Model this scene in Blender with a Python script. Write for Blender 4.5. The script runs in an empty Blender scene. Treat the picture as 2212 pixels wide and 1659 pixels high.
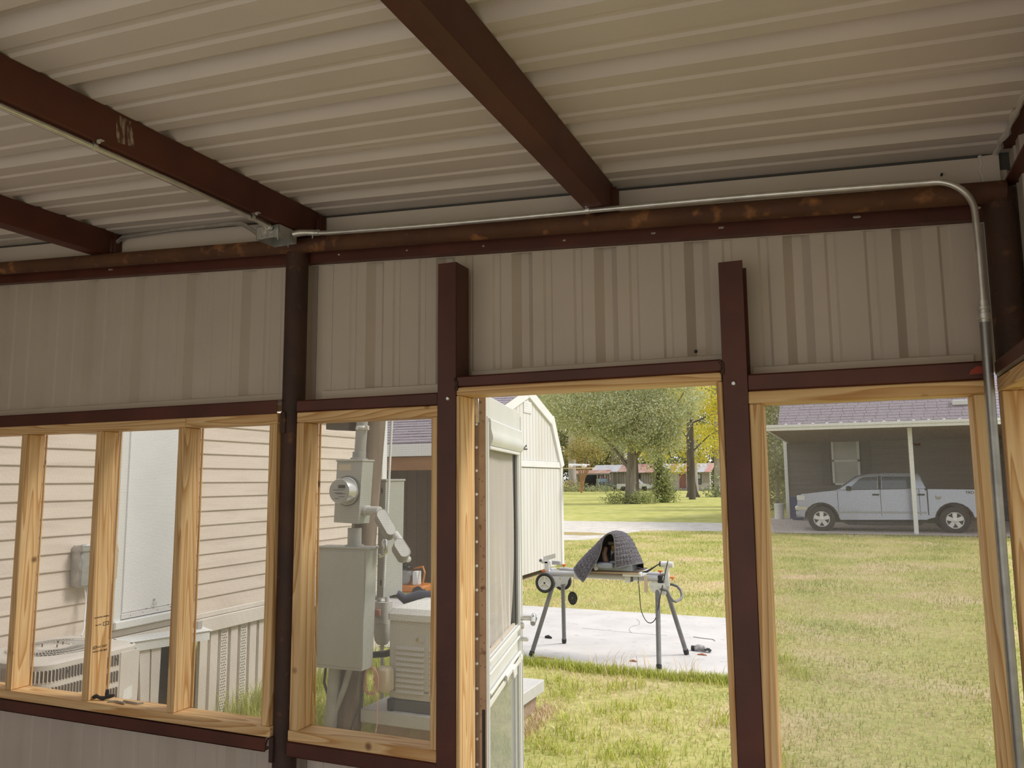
import bpy, bmesh, math, random
import numpy as np
from mathutils import Vector, Matrix, Euler
random.seed(7); np.random.seed(7)
PI = math.pi
SC = bpy.context.scene
COL = SC.collection

# ---------------------------------------------------------------- camera, sky, light, exposure
H = 1.70                                   # eye height above the ground outside
cd = bpy.data.cameras.new('camera'); cam = bpy.data.objects.new('camera', cd); COL.objects.link(cam)
cd.sensor_fit = 'HORIZONTAL'; cd.sensor_width = 36.0; cd.lens = 36.0 * 1702.0 / 2212.0
cd.clip_start = 0.05; cd.clip_end = 600
def cam_matrix(yaw, pit, rol):
    cy, sy, cp, sp = math.cos(yaw), math.sin(yaw), math.cos(pit), math.sin(pit)
    f = Vector((-sy*cp, cy*cp, sp)); r = Vector((cy, sy, 0)); u = r.cross(f)
    cr, sr = math.cos(rol), math.sin(rol)
    r2 = cr*r + sr*u; u2 = -sr*r + cr*u
    return Matrix((r2, u2, -f)).transposed()
cam.matrix_world = Matrix.Translation((0, -2.4, H)) @ cam_matrix(math.radians(22.85), math.radians(7.0), math.radians(-0.44)).to_4x4()
SC.camera = cam

W = bpy.data.worlds.new('sky'); SC.world = W; W.use_nodes = True
nt = W.node_tree; nt.nodes.clear()
wo = nt.nodes.new('ShaderNodeOutputWorld'); bg = nt.nodes.new('ShaderNodeBackground')
tc = nt.nodes.new('ShaderNodeTexCoord'); sx = nt.nodes.new('ShaderNodeSeparateXYZ'); rp = nt.nodes.new('ShaderNodeValToRGB')
nt.links.new(tc.outputs['Generated'], sx.inputs[0]); nt.links.new(sx.outputs['Z'], rp.inputs[0])
rp.color_ramp.elements[0].position = 0.0; rp.color_ramp.elements[0].color = (1.0, 0.985, 0.96, 1)
rp.color_ramp.elements[1].position = 0.9; rp.color_ramp.elements[1].color = (0.93, 0.96, 1.0, 1)
nt.links.new(rp.outputs[0], bg.inputs[0]); nt.links.new(bg.outputs[0], wo.inputs[0])
bg.inputs[1].default_value = 0.9           # hazy overcast sky
sd = bpy.data.lights.new('sun', 'SUN'); sun = bpy.data.objects.new('sun', sd); COL.objects.link(sun)
sd.energy = 2.1; sd.angle = math.radians(16); sd.color = (1.0, 0.95, 0.86)
sun.rotation_euler = Vector((-0.62, -0.24, -0.74)).to_track_quat('-Z', 'Y').to_euler()

vs = SC.view_settings
SC.display_settings.display_device = 'sRGB'
vs.view_transform = 'Standard'; vs.look = 'None'; vs.gamma = 1.0; vs.use_curve_mapping = False
vs.exposure = 0.36
SC.cycles.max_bounces = 10; SC.cycles.diffuse_bounces = 6; SC.cycles.glossy_bounces = 4
SC.cycles.transparent_max_bounces = 24; SC.cycles.transmission_bounces = 6
SC.cycles.sample_clamp_indirect = 6.0

# ---------------------------------------------------------------- helpers
ORG = {}
def tag(o, label=None, cat=None, group=None, kind=None):
    if label: o['label'] = label
    if cat: o['category'] = cat
    if group: o['group'] = group
    if kind: o['kind'] = kind
    return o
def thing(name, label=None, cat=None, loc=(0, 0, 0), rot=None, group=None, kind=None, local=False):
    o = bpy.data.objects.new(name, None); COL.objects.link(o)
    o.location = loc; o.empty_display_size = 0.1
    if rot is not None: o.rotation_euler = rot; local = True
    ORG[o.name] = Vector((0, 0, 0)) if local else Vector(loc)
    return tag(o, label, cat, group, kind)
class MB:
    def __init__(s): s.v = []; s.f = []
    def add(s, vs_, fs):
        n = len(s.v); s.v.extend([tuple(p) for p in vs_]); s.f.extend([tuple(i + n for i in f) for f in fs]); return s
    def box(s, x0, x1, y0, y1, z0, z1, b=0.0, M=None):
        c = Vector(((x0+x1)/2, (y0+y1)/2, (z0+z1)/2)); h = Vector((abs(x1-x0)/2, abs(y1-y0)/2, abs(z1-z0)/2))
        b = min(b, 0.45*min(h))
        if b <= 0:
            V = [Vector((c.x+i*h.x, c.y+j*h.y, c.z+k*h.z)) for i in (-1, 1) for j in (-1, 1) for k in (-1, 1)]
            F = [(0,1,3,2),(4,6,7,5),(0,4,5,1),(2,3,7,6),(0,2,6,4),(1,5,7,3)]
        else:
            V = []; idx = {}
            for i in (-1, 1):
                for j in (-1, 1):
                    for k in (-1, 1):
                        for a in range(3):
                            e = [h.x-b, h.y-b, h.z-b]; e[a] = h[a]
                            idx[i, j, k, a] = len(V); V.append(Vector((c.x+i*e[0], c.y+j*e[1], c.z+k*e[2])))
            F = []
            for sg in (-1, 1):
                q = [(-1,-1),(1,-1),(1,1),(-1,1)]
                F.append([idx[sg, p, r, 0] for p, r in q][::sg]); F.append([idx[p, sg, r, 1] for p, r in q][::-sg]); F.append([idx[p, r, sg, 2] for p, r in q][::sg])
            for j in (-1, 1):
                for k in (-1, 1):
                    F.append([idx[-1,j,k,1], idx[1,j,k,1], idx[1,j,k,2], idx[-1,j,k,2]][::(-j*k)])
                    F.append([idx[j,-1,k,2], idx[j,1,k,2], idx[j,1,k,0], idx[j,-1,k,0]][::(-j*k)])
                    F.append([idx[j,k,-1,0], idx[j,k,1,0], idx[j,k,1,1], idx[j,k,-1,1]][::(-j*k)])
            for i in (-1, 1):
                for j in (-1, 1):
                    for k in (-1, 1): F.append([idx[i,j,k,0], idx[i,j,k,1], idx[i,j,k,2]][::i*j*k])
        if M is not None: V = [M @ p for p in V]
        return s.add(V, F)
    def ring(s, c, u, w, r, n):
        return [c + u*(r*math.cos(2*PI*k/n)) + w*(r*math.sin(2*PI*k/n)) for k in range(n)]
    def tube(s, pts, r, n=10, caps=True, closed=False):
        P = [Vector(p) for p in pts]; m = len(P); R = r if hasattr(r, '__len__') else [r]*m
        T = []
        for i in range(m):
            a = P[i-1] if (i > 0 or closed) else P[i]; b = P[(i+1) % m] if (i < m-1 or closed) else P[i]
            t = (b-a); T.append(t.normalized() if t.length > 1e-9 else Vector((0, 0, 1)))
        u = T[0].orthogonal().normalized(); V = []
        for i in range(m):
            u = (u - T[i]*u.dot(T[i]));  u = u.normalized() if u.length > 1e-6 else T[i].orthogonal().normalized()
            V += s.ring(P[i], u, T[i].cross(u), R[i], n)
        F = [(i*n+k, i*n+(k+1) % n, (i+1)*n+(k+1) % n, (i+1)*n+k) for i in range(m-1) for k in range(n)]
        if closed: F += [((m-1)*n+k, (m-1)*n+(k+1) % n, (k+1) % n, k) for k in range(n)]
        elif caps: F += [tuple(range(n))[::-1], tuple((m-1)*n+k for k in range(n))]
        return s.add(V, F)
    def cyl(s, a, b, r, r2=None, n=16, caps=True): return s.tube([a, b], [r, r if r2 is None else r2], n, caps)
    def lathe(s, prof, o, axis=(0, 0, 1), n=24, caps=True):
        o = Vector(o); ax = Vector(axis).normalized(); u = ax.orthogonal().normalized(); w = ax.cross(u); V = []
        for r, h in prof: V += s.ring(o+ax*h, u, w, max(r, 1e-4), n)
        m = len(prof)
        F = [(i*n+k, i*n+(k+1) % n, (i+1)*n+(k+1) % n, (i+1)*n+k) for i in range(m-1) for k in range(n)]
        if caps: F += [tuple(range(n))[::-1], tuple((m-1)*n+k for k in range(n))]
        return s.add(V, F)
    def prism(s, poly, a0, a1, axis='y', taper=None):
        # poly in the plane across axis; taper = second polygon at a1
        n = len(poly); q = taper or poly
        def p3(p, a): return {'x': (a, p[0], p[1]), 'y': (p[0], a, p[1]), 'z': (p[0], p[1], a)}[axis]
        V = [p3(p, a0) for p in poly] + [p3(p, a1) for p in q]
        return s.add(V, [tuple(range(n))[::-1], tuple(range(n, 2*n))] + [(k, (k+1) % n, n+(k+1) % n, n+k) for k in range(n)])
    def loft(s, rings, caps=True):
        n = len(rings[0]); V = [p for r in rings for p in r]; m = len(rings)
        F = [(i*n+k, i*n+(k+1) % n, (i+1)*n+(k+1) % n, (i+1)*n+k) for i in range(m-1) for k in range(n)]
        if caps: F += [tuple(range(n))[::-1], tuple((m-1)*n+k for k in range(n))]
        return s.add(V, F)
    def ball(s, c, r, n=12, m=8):
        r = (r, r, r) if not hasattr(r, '__len__') else r
        V = []; 
        for i in range(m+1):
            t = PI*i/m
            for k in range(n): V.append((c[0]+r[0]*max(math.sin(t),1e-3)*math.cos(2*PI*k/n), c[1]+r[1]*max(math.sin(t),1e-3)*math.sin(2*PI*k/n), c[2]-r[2]*math.cos(t)))
        F = [(i*n+k, i*n+(k+1) % n, (i+1)*n+(k+1) % n, (i+1)*n+k) for i in range(m) for k in range(n)] + [tuple(range(n))[::-1], tuple(m*n+k for k in range(n))]
        return s.add(V, F)
    def strip(s, prof, e0, e1, thick):
        # open profile (list of 3-vectors) swept from offset e0 to e1, given a thickness vector
        e0, e1, t = Vector(e0), Vector(e1), Vector(thick); P = [Vector(p) for p in prof]
        loop = P + [p + t for p in P[::-1]]
        return s.loft([[p+e0 for p in loop], [p+e1 for p in loop]])
    def build(s, name, mat, parent=None, smooth=40, label=None, cat=None, group=None, kind=None, fix=True):
        me = bpy.data.meshes.new(name); off = ORG.get(parent.name, Vector()) if parent else Vector()
        me.from_pydata([(p[0]-off.x, p[1]-off.y, p[2]-off.z) for p in s.v], [], s.f)
        if fix:
            bm = bmesh.new(); bm.from_mesh(me); bmesh.ops.recalc_face_normals(bm, faces=bm.faces); bm.to_mesh(me); bm.free()
        if smooth:
            me.polygons.foreach_set('use_smooth', [True]*len(me.polygons)); me.set_sharp_from_angle(angle=math.radians(smooth))
        me.materials.append(mat)
        o = bpy.data.objects.new(name, me); COL.objects.link(o)
        if parent: o.parent = parent
        ORG[o.name] = off
        return tag(o, label, cat, group, kind)
def big_mesh(name, V, F, mat, parent=None, label=None, cat=None, kind=None, smooth=False):
    # V (n,3), F (m,k) numpy, quick path for large meshes
    me = bpy.data.meshes.new(name); V = np.asarray(V, dtype=np.float32); F = np.asarray(F, dtype=np.int32)
    off = ORG.get(parent.name, Vector()) if parent else Vector()
    V = V - np.array(off, dtype=np.float32)
    k = F.shape[1]; m = F.shape[0]
    me.vertices.add(len(V)); me.vertices.foreach_set('co', V.ravel())
    me.loops.add(m*k); me.loops.foreach_set('vertex_index', F.ravel())
    me.polygons.add(m); me.polygons.foreach_set('loop_start', np.arange(0, m*k, k, dtype=np.int32))
    if smooth: me.polygons.foreach_set('use_smooth', np.ones(m, dtype=bool))
    me.update(calc_edges=True); me.materials.append(mat)
    o = bpy.data.objects.new(name, me); COL.objects.link(o)
    if parent: o.parent = parent
    ORG[o.name] = off
    return tag(o, label, cat, None, kind)
def copy_tree(root, loc=None, rot=None, label=None, group=None):
    r = root.copy(); COL.objects.link(r); ORG[r.name] = ORG.get(root.name, Vector())
    if loc is not None: r.location = loc
    if rot is not None: r.rotation_euler = rot
    if label: r['label'] = label
    if group: r['group'] = group
    for ch in list(root.children):
        c = ch.copy(); COL.objects.link(c); c.parent = r
        for g in ch.children:
            d = g.copy(); COL.objects.link(d); d.parent = c
    return r
def like(o, parent=None, loc=None):
    # a copy of a single part that shares its mesh
    c = o.copy(); COL.objects.link(c); c.parent = parent or o.parent
    if loc is not None: c.location = loc
    return c
def text(name, s, size, mat, parent, loc, rot, depth=0.0005, align='CENTER'):
    cu = bpy.data.curves.new(name, 'FONT'); cu.body = s; cu.size = size; cu.align_x = align; cu.align_y = 'CENTER'; cu.extrude = depth; cu.materials.append(mat)
    t0 = bpy.data.objects.new(name, cu); me = bpy.data.meshes.new_from_object(t0); bpy.data.objects.remove(t0); me.name = name
    o = bpy.data.objects.new(name, me); COL.objects.link(o); o.parent = parent
    o.location = Vector(loc) - ORG.get(parent.name, Vector()); o.rotation_euler = rot
    return o

# ---------------------------------------------------------------- materials
def newmat(name):
    m = bpy.data.materials.new(name); m.use_nodes = True; n = m.node_tree.nodes; n.clear()
    return m, n, m.node_tree.links
def pm(name, c1, c2=None, rough=0.6, metal=0.0, scale=6.0, detail=4.0, stretch=(1, 1, 1), bump=0.0, lo=0.35, hi=0.65, spec=0.5, c3=None, s3=30.0, lo3=0.6, hi3=0.7, alpha=1.0, trans=0.0, bscale=None, coat=0.0):
    m, n, L = newmat(name)
    out = n.new('ShaderNodeOutputMaterial'); p = n.new('ShaderNodeBsdfPrincipled'); L.new(p.outputs[0], out.inputs[0])
    p.inputs['Base Color'].default_value = (*c1, 1); p.inputs['Roughness'].default_value = rough; p.inputs['Metallic'].default_value = metal
    p.inputs['Specular IOR Level'].default_value = spec; p.inputs['Alpha'].default_value = alpha; p.inputs['Transmission Weight'].default_value = trans
    p.inputs['Coat Weight'].default_value = coat
    if c2 is not None or bump or c3 is not None:
        t = n.new('ShaderNodeTexCoord'); mp = n.new('ShaderNodeMapping'); mp.inputs['Scale'].default_value = stretch; L.new(t.outputs['Object'], mp.inputs[0])
        no = n.new('ShaderNodeTexNoise'); no.inputs['Scale'].default_value = scale; no.inputs['Detail'].default_value = detail; L.new(mp.outputs[0], no.inputs['Vector'])
        col = None
        if c2 is not None:
            r = n.new('ShaderNodeValToRGB'); r.color_ramp.elements[0].position = lo; r.color_ramp.elements[1].position = hi
            r.color_ramp.elements[0].color = (*c1, 1); r.color_ramp.elements[1].color = (*c2, 1); L.new(no.outputs['Fac'], r.inputs[0]); col = r.outputs[0]
        if c3 is not None:
            n3 = n.new('ShaderNodeTexNoise'); n3.inputs['Scale'].default_value = s3; n3.inputs['Detail'].default_value = 6; L.new(mp.outputs[0], n3.inputs['Vector'])
            mr = n.new('ShaderNodeMapRange'); mr.inputs['From Min'].default_value = lo3; mr.inputs['From Max'].default_value = hi3; L.new(n3.outputs['Fac'], mr.inputs[0])
            mx = n.new('ShaderNodeMix'); mx.data_type = 'RGBA'; L.new(mr.outputs[0], mx.inputs[0])
            if col is not None: L.new(col, mx.inputs[6])
            else: mx.inputs[6].default_value = (*c1, 1)
            mx.inputs[7].default_value = (*c3, 1); col = mx.outputs[2]
        if col is not None: L.new(col, p.inputs['Base Color'])
        if bump:
            b = n.new('ShaderNodeBump'); b.inputs['Strength'].default_value = bump; b.inputs['Distance'].default_value = 0.01
            src = no
            if bscale:
                src = n.new('ShaderNodeTexNoise'); src.inputs['Scale'].default_value = bscale; src.inputs['Detail'].default_value = 5; L.new(mp.outputs[0], src.inputs['Vector'])
            L.new(src.outputs['Fac'], b.inputs['Height']); L.new(b.outputs[0], p.inputs['Normal'])
    return m
def pine(name, axis, a=(0.80, 0.56, 0.30), b=(0.53, 0.275, 0.10), off=(0.013, 0.021, 0.0)):
    # sawn pine: growth rings about a pith line beside the board, grain along axis, small knots
    m, n, L = newmat(name)
    out = n.new('ShaderNodeOutputMaterial'); p = n.new('ShaderNodeBsdfPrincipled'); L.new(p.outputs[0], out.inputs[0])
    t = n.new('ShaderNodeTexCoord'); oi = n.new('ShaderNodeObjectInfo')
    add = n.new('ShaderNodeVectorMath'); add.operation = 'MULTIPLY_ADD'
    cmb = n.new('ShaderNodeCombineXYZ'); L.new(oi.outputs['Random'], cmb.inputs[0]); L.new(oi.outputs['Random'], cmb.inputs[1]); L.new(oi.outputs['Random'], cmb.inputs[2])
    L.new(cmb.outputs[0], add.inputs[0]); add.inputs[1].default_value = (3.7, 5.3, 7.9); L.new(t.outputs['Object'], add.inputs[2])
    st = [1.0, 1.0, 1.0]; st['xyz'.index(axis)] = 0.045
    mp = n.new('ShaderNodeMapping'); mp.inputs['Scale'].default_value = st; L.new(add.outputs[0], mp.inputs[0])
    wv = n.new('ShaderNodeTexNoise'); wv.inputs['Scale'].default_value = 11.0; wv.inputs['Detail'].default_value = 1.5; wv.inputs['Distortion'].default_value = 0.25; L.new(mp.outputs[0], wv.inputs['Vector'])
    ml = n.new('ShaderNodeMath'); ml.operation = 'MULTIPLY'; ml.inputs[1].default_value = 17.0; L.new(wv.outputs['Fac'], ml.inputs[0])
    fr = n.new('ShaderNodeMath'); fr.operation = 'FRACT'; L.new(ml.outputs[0], fr.inputs[0])
    rr = n.new('ShaderNodeValToRGB'); e = rr.color_ramp.elements; e[0].position = 0.0; e[0].color = (*a, 1); e[1].position = 1.0; e[1].color = (*a, 1)
    k = rr.color_ramp.elements.new(0.62); k.color = (*[0.55*x+0.45*y for x, y in zip(a, b)], 1); k = rr.color_ramp.elements.new(0.90); k.color = (*b, 1)
    L.new(fr.outputs[0], rr.inputs[0])
    fn = n.new('ShaderNodeTexNoise'); fn.inputs['Scale'].default_value = 130; fn.inputs['Detail'].default_value = 3; L.new(mp.outputs[0], fn.inputs['Vector'])
    big = n.new('ShaderNodeTexNoise'); big.inputs['Scale'].default_value = 2.2; L.new(add.outputs[0], big.inputs['Vector'])
    mx = n.new('ShaderNodeMix'); mx.data_type = 'RGBA'; mx.blend_type = 'MULTIPLY'; mx.inputs[0].default_value = 0.35; L.new(rr.outputs[0], mx.inputs[6]); L.new(fn.outputs['Fac'], mx.inputs[7])
    vo = n.new('ShaderNodeTexVoronoi'); vo.inputs['Scale'].default_value = 5.5; L.new(add.outputs[0], vo.inputs['Vector'])
    kr = n.new('ShaderNodeValToRGB'); kr.color_ramp.elements[0].position = 0.035; kr.color_ramp.elements[0].color = (0.16, 0.07, 0.025, 1); kr.color_ramp.elements[1].position = 0.10; kr.color_ramp.elements[1].color = (1, 1, 1, 1)
    L.new(vo.outputs['Distance'], kr.inputs[0])
    m2 = n.new('ShaderNodeMix'); m2.data_type = 'RGBA'; m2.blend_type = 'MULTIPLY'; m2.inputs[0].default_value = 0.8; L.new(mx.outputs[2], m2.inputs[6]); L.new(kr.outputs[0], m2.inputs[7])
    hs = n.new('ShaderNodeHueSaturation'); hs.inputs['Saturation'].default_value = 1.02
    mr = n.new('ShaderNodeMapRange'); mr.inputs['To Min'].default_value = 1.02; mr.inputs['To Max'].default_value = 1.30; L.new(big.outputs['Fac'], mr.inputs[0]); L.new(mr.outputs[0], hs.inputs['Value'])
    L.new(m2.outputs[2], hs.inputs['Color']); L.new(hs.outputs[0], p.inputs['Base Color'])
    p.inputs['Roughness'].default_value = 0.62
    b_ = n.new('ShaderNodeBump'); b_.inputs['Strength'].default_value = 0.25; b_.inputs['Distance'].default_value = 0.002; L.new(fn.outputs['Fac'], b_.inputs['Height']); L.new(b_.outputs[0], p.inputs['Normal'])
    return m
def screen_mat(name, pitch, ax, wire=(0.42, 0.42, 0.41), cover=(0.16, 0.46)):
    # woven insect screen: fine wires, the rest open
    m, n, L = newmat(name)
    out = n.new('ShaderNodeOutputMaterial'); mixs = n.new('ShaderNodeMixShader'); tr = n.new('ShaderNodeBsdfTransparent'); df = n.new('ShaderNodeBsdfDiffuse'); df.inputs[0].default_value = (*wire, 1)
    t = n.new('ShaderNodeTexCoord'); sp = n.new('ShaderNodeSeparateXYZ'); L.new(t.outputs['Object'], sp.inputs[0])
    def wires(sock):
        d = n.new('ShaderNodeMath'); d.operation = 'MULTIPLY'; d.inputs[1].default_value = 2*PI/pitch; L.new(sock, d.inputs[0])
        c = n.new('ShaderNodeMath'); c.operation = 'COSINE'; L.new(d.outputs[0], c.inputs[0])
        return c.outputs[0]
    a, b = wires(sp.outputs[ax]), wires(sp.outputs['Z'])
    mx = n.new('ShaderNodeMath'); mx.operation = 'MAXIMUM'; L.new(a, mx.inputs[0]); L.new(b, mx.inputs[1])
    mr = n.new('ShaderNodeMapRange'); mr.inputs['From Min'].default_value = 0.1; mr.inputs['From Max'].default_value = 0.75; mr.inputs['To Min'].default_value = cover[0]; mr.inputs['To Max'].default_value = cover[1]
    L.new(mx.outputs[0], mr.inputs[0]); L.new(mr.outputs[0], mixs.inputs[0]); L.new(tr.outputs[0], mixs.inputs[1]); L.new(df.outputs[0], mixs.inputs[2]); L.new(mixs.outputs[0], out.inputs[0])
    return m
def glass_mat(name, tint=(0.9, 0.95, 0.93), refl=0.12, haze=0.0, hc=(0.7, 0.72, 0.7)):
    m, n, L = newmat(name)
    out = n.new('ShaderNodeOutputMaterial'); mx = n.new('ShaderNodeMixShader'); tr = n.new('ShaderNodeBsdfTransparent'); gl = n.new('ShaderNodeBsdfGlossy')
    tr.inputs[0].default_value = (*tint, 1); gl.inputs['Roughness'].default_value = 0.02
    fr = n.new('ShaderNodeFresnel'); fr.inputs[0].default_value = 1.5; ad = n.new('ShaderNodeMath'); ad.operation = 'ADD'; ad.inputs[1].default_value = refl*0.5; ad.use_clamp = True
    L.new(fr.outputs[0], ad.inputs[0]); L.new(ad.outputs[0], mx.inputs[0]); L.new(tr.outputs[0], mx.inputs[1]); L.new(gl.outputs[0], mx.inputs[2])
    last = mx.outputs[0]
    if haze:
        df = n.new('ShaderNodeBsdfDiffuse'); df.inputs[0].default_value = (*hc, 1); m2 = n.new('ShaderNodeMixShader'); m2.inputs[0].default_value = haze
        L.new(last, m2.inputs[1]); L.new(df.outputs[0], m2.inputs[2]); last = m2.outputs[0]
    L.new(last, out.inputs[0])
    return m
def leaf_mat(name, cols, trans=0.35, patch=0.0):
    # one colour per leaf, some light through the leaf
    m, n, L = newmat(name)
    out = n.new('ShaderNodeOutputMaterial'); g = n.new('ShaderNodeNewGeometry'); r = n.new('ShaderNodeValToRGB')
    el = r.color_ramp.elements
    while len(el) > 1: el.remove(el[0])
    for i, (p, c) in enumerate(cols):
        if i == 0: el[0].position = p; el[0].color = (*c, 1)
        else: k = el.new(p); k.color = (*c, 1)
    if patch:
        tc_ = n.new('ShaderNodeTexCoord'); nz_ = n.new('ShaderNodeTexNoise'); nz_.inputs['Scale'].default_value = 0.75; nz_.inputs['Detail'].default_value = 6; L.new(tc_.outputs['Object'], nz_.inputs['Vector'])
        mr = n.new('ShaderNodeMapRange'); mr.inputs['From Min'].default_value = 0.32; mr.inputs['From Max'].default_value = 0.68; L.new(nz_.outputs['Fac'], mr.inputs[0])
        mf = n.new('ShaderNodeMix'); mf.inputs[0].default_value = patch; L.new(g.outputs['Random Per Island'], mf.inputs[2]); L.new(mr.outputs[0], mf.inputs[3]); L.new(mf.outputs[0], r.inputs[0])
    else: L.new(g.outputs['Random Per Island'], r.inputs[0])
    d = n.new('ShaderNodeBsdfDiffuse'); t = n.new('ShaderNodeBsdfTranslucent'); mx = n.new('ShaderNodeMixShader'); mx.inputs[0].default_value = trans
    L.new(r.outputs[0], d.inputs[0]); L.new(r.outputs[0], t.inputs[0]); L.new(d.outputs[0], mx.inputs[1]); L.new(t.outputs[0], mx.inputs[2]); L.new(mx.outputs[0], out.inputs[0])
    return m
M = {}
M['sheet'] = pm('painted_steel_sheet', (0.68, 0.61, 0.55), (0.72, 0.645, 0.58), rough=0.36, scale=3, spec=0.25, bump=0.05, bscale=260)
M['wsheet'] = pm('shaded_wall_sheet', (0.55, 0.475, 0.41), (0.59, 0.51, 0.44), rough=0.40, scale=3, spec=0.3, bump=0.05, bscale=260)  # same sheets as the roof, with the wall's dimmer light darkened into the colour
M['trim_white'] = pm('white_sheet_trim', (0.62, 0.545, 0.48), (0.65, 0.57, 0.50), rough=0.45, scale=4)
M['red'] = pm('red_oxide_steel', (0.105, 0.027, 0.015), (0.072, 0.017, 0.010), rough=0.5, scale=5, c3=(0.16, 0.07, 0.05), s3=60, lo3=0.72, hi3=0.8, bump=0.04, bscale=90)
M['rust'] = pm('rusty_pipe', (0.085, 0.033, 0.017), (0.13, 0.055, 0.022), rough=0.75, scale=5, c3=(0.32, 0.14, 0.05), s3=16, lo3=0.57, hi3=0.72, bump=0.3, bscale=70)
M['darkpipe'] = pm('dark_rusty_pipe', (0.045, 0.022, 0.016), (0.075, 0.034, 0.02), rough=0.7, scale=6, c3=(0.16, 0.07, 0.03), s3=22, lo3=0.62, hi3=0.75, bump=0.3, bscale=60)
M['galv_dull'] = pm('dull_galvanised', (0.36, 0.36, 0.36), (0.28, 0.28, 0.28), rough=0.36, metal=0.8, scale=20)
M['galv'] = pm('galvanised_steel', (0.74, 0.73, 0.71), (0.62, 0.61, 0.59), rough=0.34, metal=0.8, scale=25)
M['zinc'] = pm('zinc_plate', (0.55, 0.55, 0.54), (0.44, 0.44, 0.43), rough=0.40, metal=0.7, scale=40)
M['pine_x'] = pine('pine_grain_x', 'x'); M['pine_z'] = pine('pine_grain_z', 'z'); M['pine_y'] = pine('pine_grain_y', 'y')
M['ink'] = pm('black_ink', (0.06, 0.045, 0.03), rough=0.8)
M['black'] = pm('black_plastic', (0.018, 0.018, 0.02), rough=0.45)
M['scr_r'] = screen_mat('screen_mesh', 0.0034, 'X')
# ================================================================= the shed
M['grey_dark'] = pm('dark_closure_strip', (0.07, 0.065, 0.06), rough=0.8)
S = 0.061                                   # fall of the roof towards +x
def zr(x): return 2.643 - S*x               # underside of the roof sheets
def zp(x): return 2.500 - S*x               # axis of the top pipe
XL, XR, YB = -4.25, 0.47, -3.7
flr = MB().box(XL-0.1, XR+0.1, YB-0.1, 0.15, -0.12, 0.03).build('floor', pm('concrete_floor', (0.20, 0.165, 0.14), (0.26, 0.22, 0.19), scale=3, rough=0.85), kind='structure')

# ---- roof: ribbed sheets laid along the fall, channel rafters
ceil = thing('ceiling', kind='structure', loc=(0, 0, 2.6))
def rib(c, d, r=1.0):      # one panel period about a major rib at c; d = height of the rib; returns (u, h)
    return [(c-0.040, 0), (c-0.014, d), (c+0.014, d), (c+0.040, 0), (c+0.080, 0), (c+0.088, 0.006*r), (c+0.106, 0.006*r), (c+0.114, 0), (c+0.190, 0), (c+0.198, 0.006*r), (c+0.216, 0.006*r), (c+0.224, 0)]
y0 = -0.07 + 0.305*0
k = 0; yc = 0.235
while yc > YB-0.2:
    prof = []
    for j in (2, 1, 0):
        prof += rib(yc - 0.305*j, 0.032)
    prof = [(u, h) for u, h in prof if u < 0.125]
    prof = ([(prof[0][0]-0.02, 0.0)] + prof + ([(prof[-1][0]+0.03, 0.0)] if prof[-1][1] == 0 and prof[-1][0] < 0.1 else []))
    lift = 0.0006*(k % 2)
    P = [Vector((0, u, h+lift)) for u, h in prof]
    m = MB(); m.strip(P, (XL-0.15, 0, zr(XL-0.15)), (XR+0.12, 0, zr(XR+0.12)), (0, 0, 0.0012))
    m.build('roof_sheet', M['sheet'], ceil, smooth=0)
    yc -= 0.915; k += 1
RAF = [-4.17, -3.02, -1.90, -0.705, 0.475]
rmesh = None
for x in RAF:
    zb = 2.530 - S*x; m = MB(); w = 0.0335
    # C channel: web on the +x side, flanges top and bottom, rounded lower corner
    a = 0.006
    poly = [(x-w, zb), (x+w-a, zb), (x+w-a*0.3, zb+a*0.3), (x+w, zb+a), (x+w, zr(x+w)-0.001), (x-w, zr(x-w)-0.001), (x-w, zr(x-w)-0.006), (x+w-0.006, zr(x+w)-0.006), (x+w-0.006, zb+0.006), (x-w, zb+0.006)]
    m.prism(poly, YB, 0.075, 'y')
    r_ = m.build('rafter', M['red'], ceil, smooth=30)
    if x < 0.3:
        m = MB().box(x-w+0.006, x+w+0.012, 0.075, 0.112, zb+0.006, zr(x)-0.012, 0.002); m.box(x+w-0.004, x+w+0.010, 0.058, 0.078, zb+0.012, zb+0.085, 0.003)
        m.build('rafter_clip', M['red'], r_)
# scuffed paint on the side of the second rafter (worn through to primer)
zb = 2.530 - S*-1.90
m = MB().add([(-1.8656, -0.86, zb+0.02), (-1.8656, -0.80, zb+0.03), (-1.8656, -0.815, zb+0.10), (-1.8656, -0.868, zb+0.104)], [(0, 1, 2, 3)])
scm, n, L = newmat('scuffed_paint')
o_ = n.new('ShaderNodeOutputMaterial'); mx_ = n.new('ShaderNodeMixShader'); t_ = n.new('ShaderNodeBsdfTransparent'); d_ = n.new('ShaderNodeBsdfDiffuse'); d_.inputs[0].default_value = (0.50, 0.40, 0.33, 1)
tc_ = n.new('ShaderNodeTexCoord'); mp_ = n.new('ShaderNodeMapping'); mp_.inputs['Scale'].default_value = (1, 3, 1); no_ = n.new('ShaderNodeTexNoise'); no_.inputs['Scale'].default_value = 28; no_.inputs['Detail'].default_value = 8
mr_ = n.new('ShaderNodeMapRange'); mr_.inputs['From Min'].default_value = 0.42; mr_.inputs['From Max'].default_value = 0.62; mr_.inputs['To Max'].default_value = 0.8
L.new(tc_.outputs['Object'], mp_.inputs[0]); L.new(mp_.outputs[0], no_.inputs['Vector']); L.new(no_.outputs['Fac'], mr_.inputs[0]); L.new(mr_.outputs[0], mx_.inputs[0]); L.new(t_.outputs[0], mx_.inputs[1]); L.new(d_.outputs[0], mx_.inputs[2]); L.new(mx_.outputs[0], o_.inputs[0])
m.build('scuff_mark', scm, ceil, smooth=0, label='pale scuff where the red paint is worn off')
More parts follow.
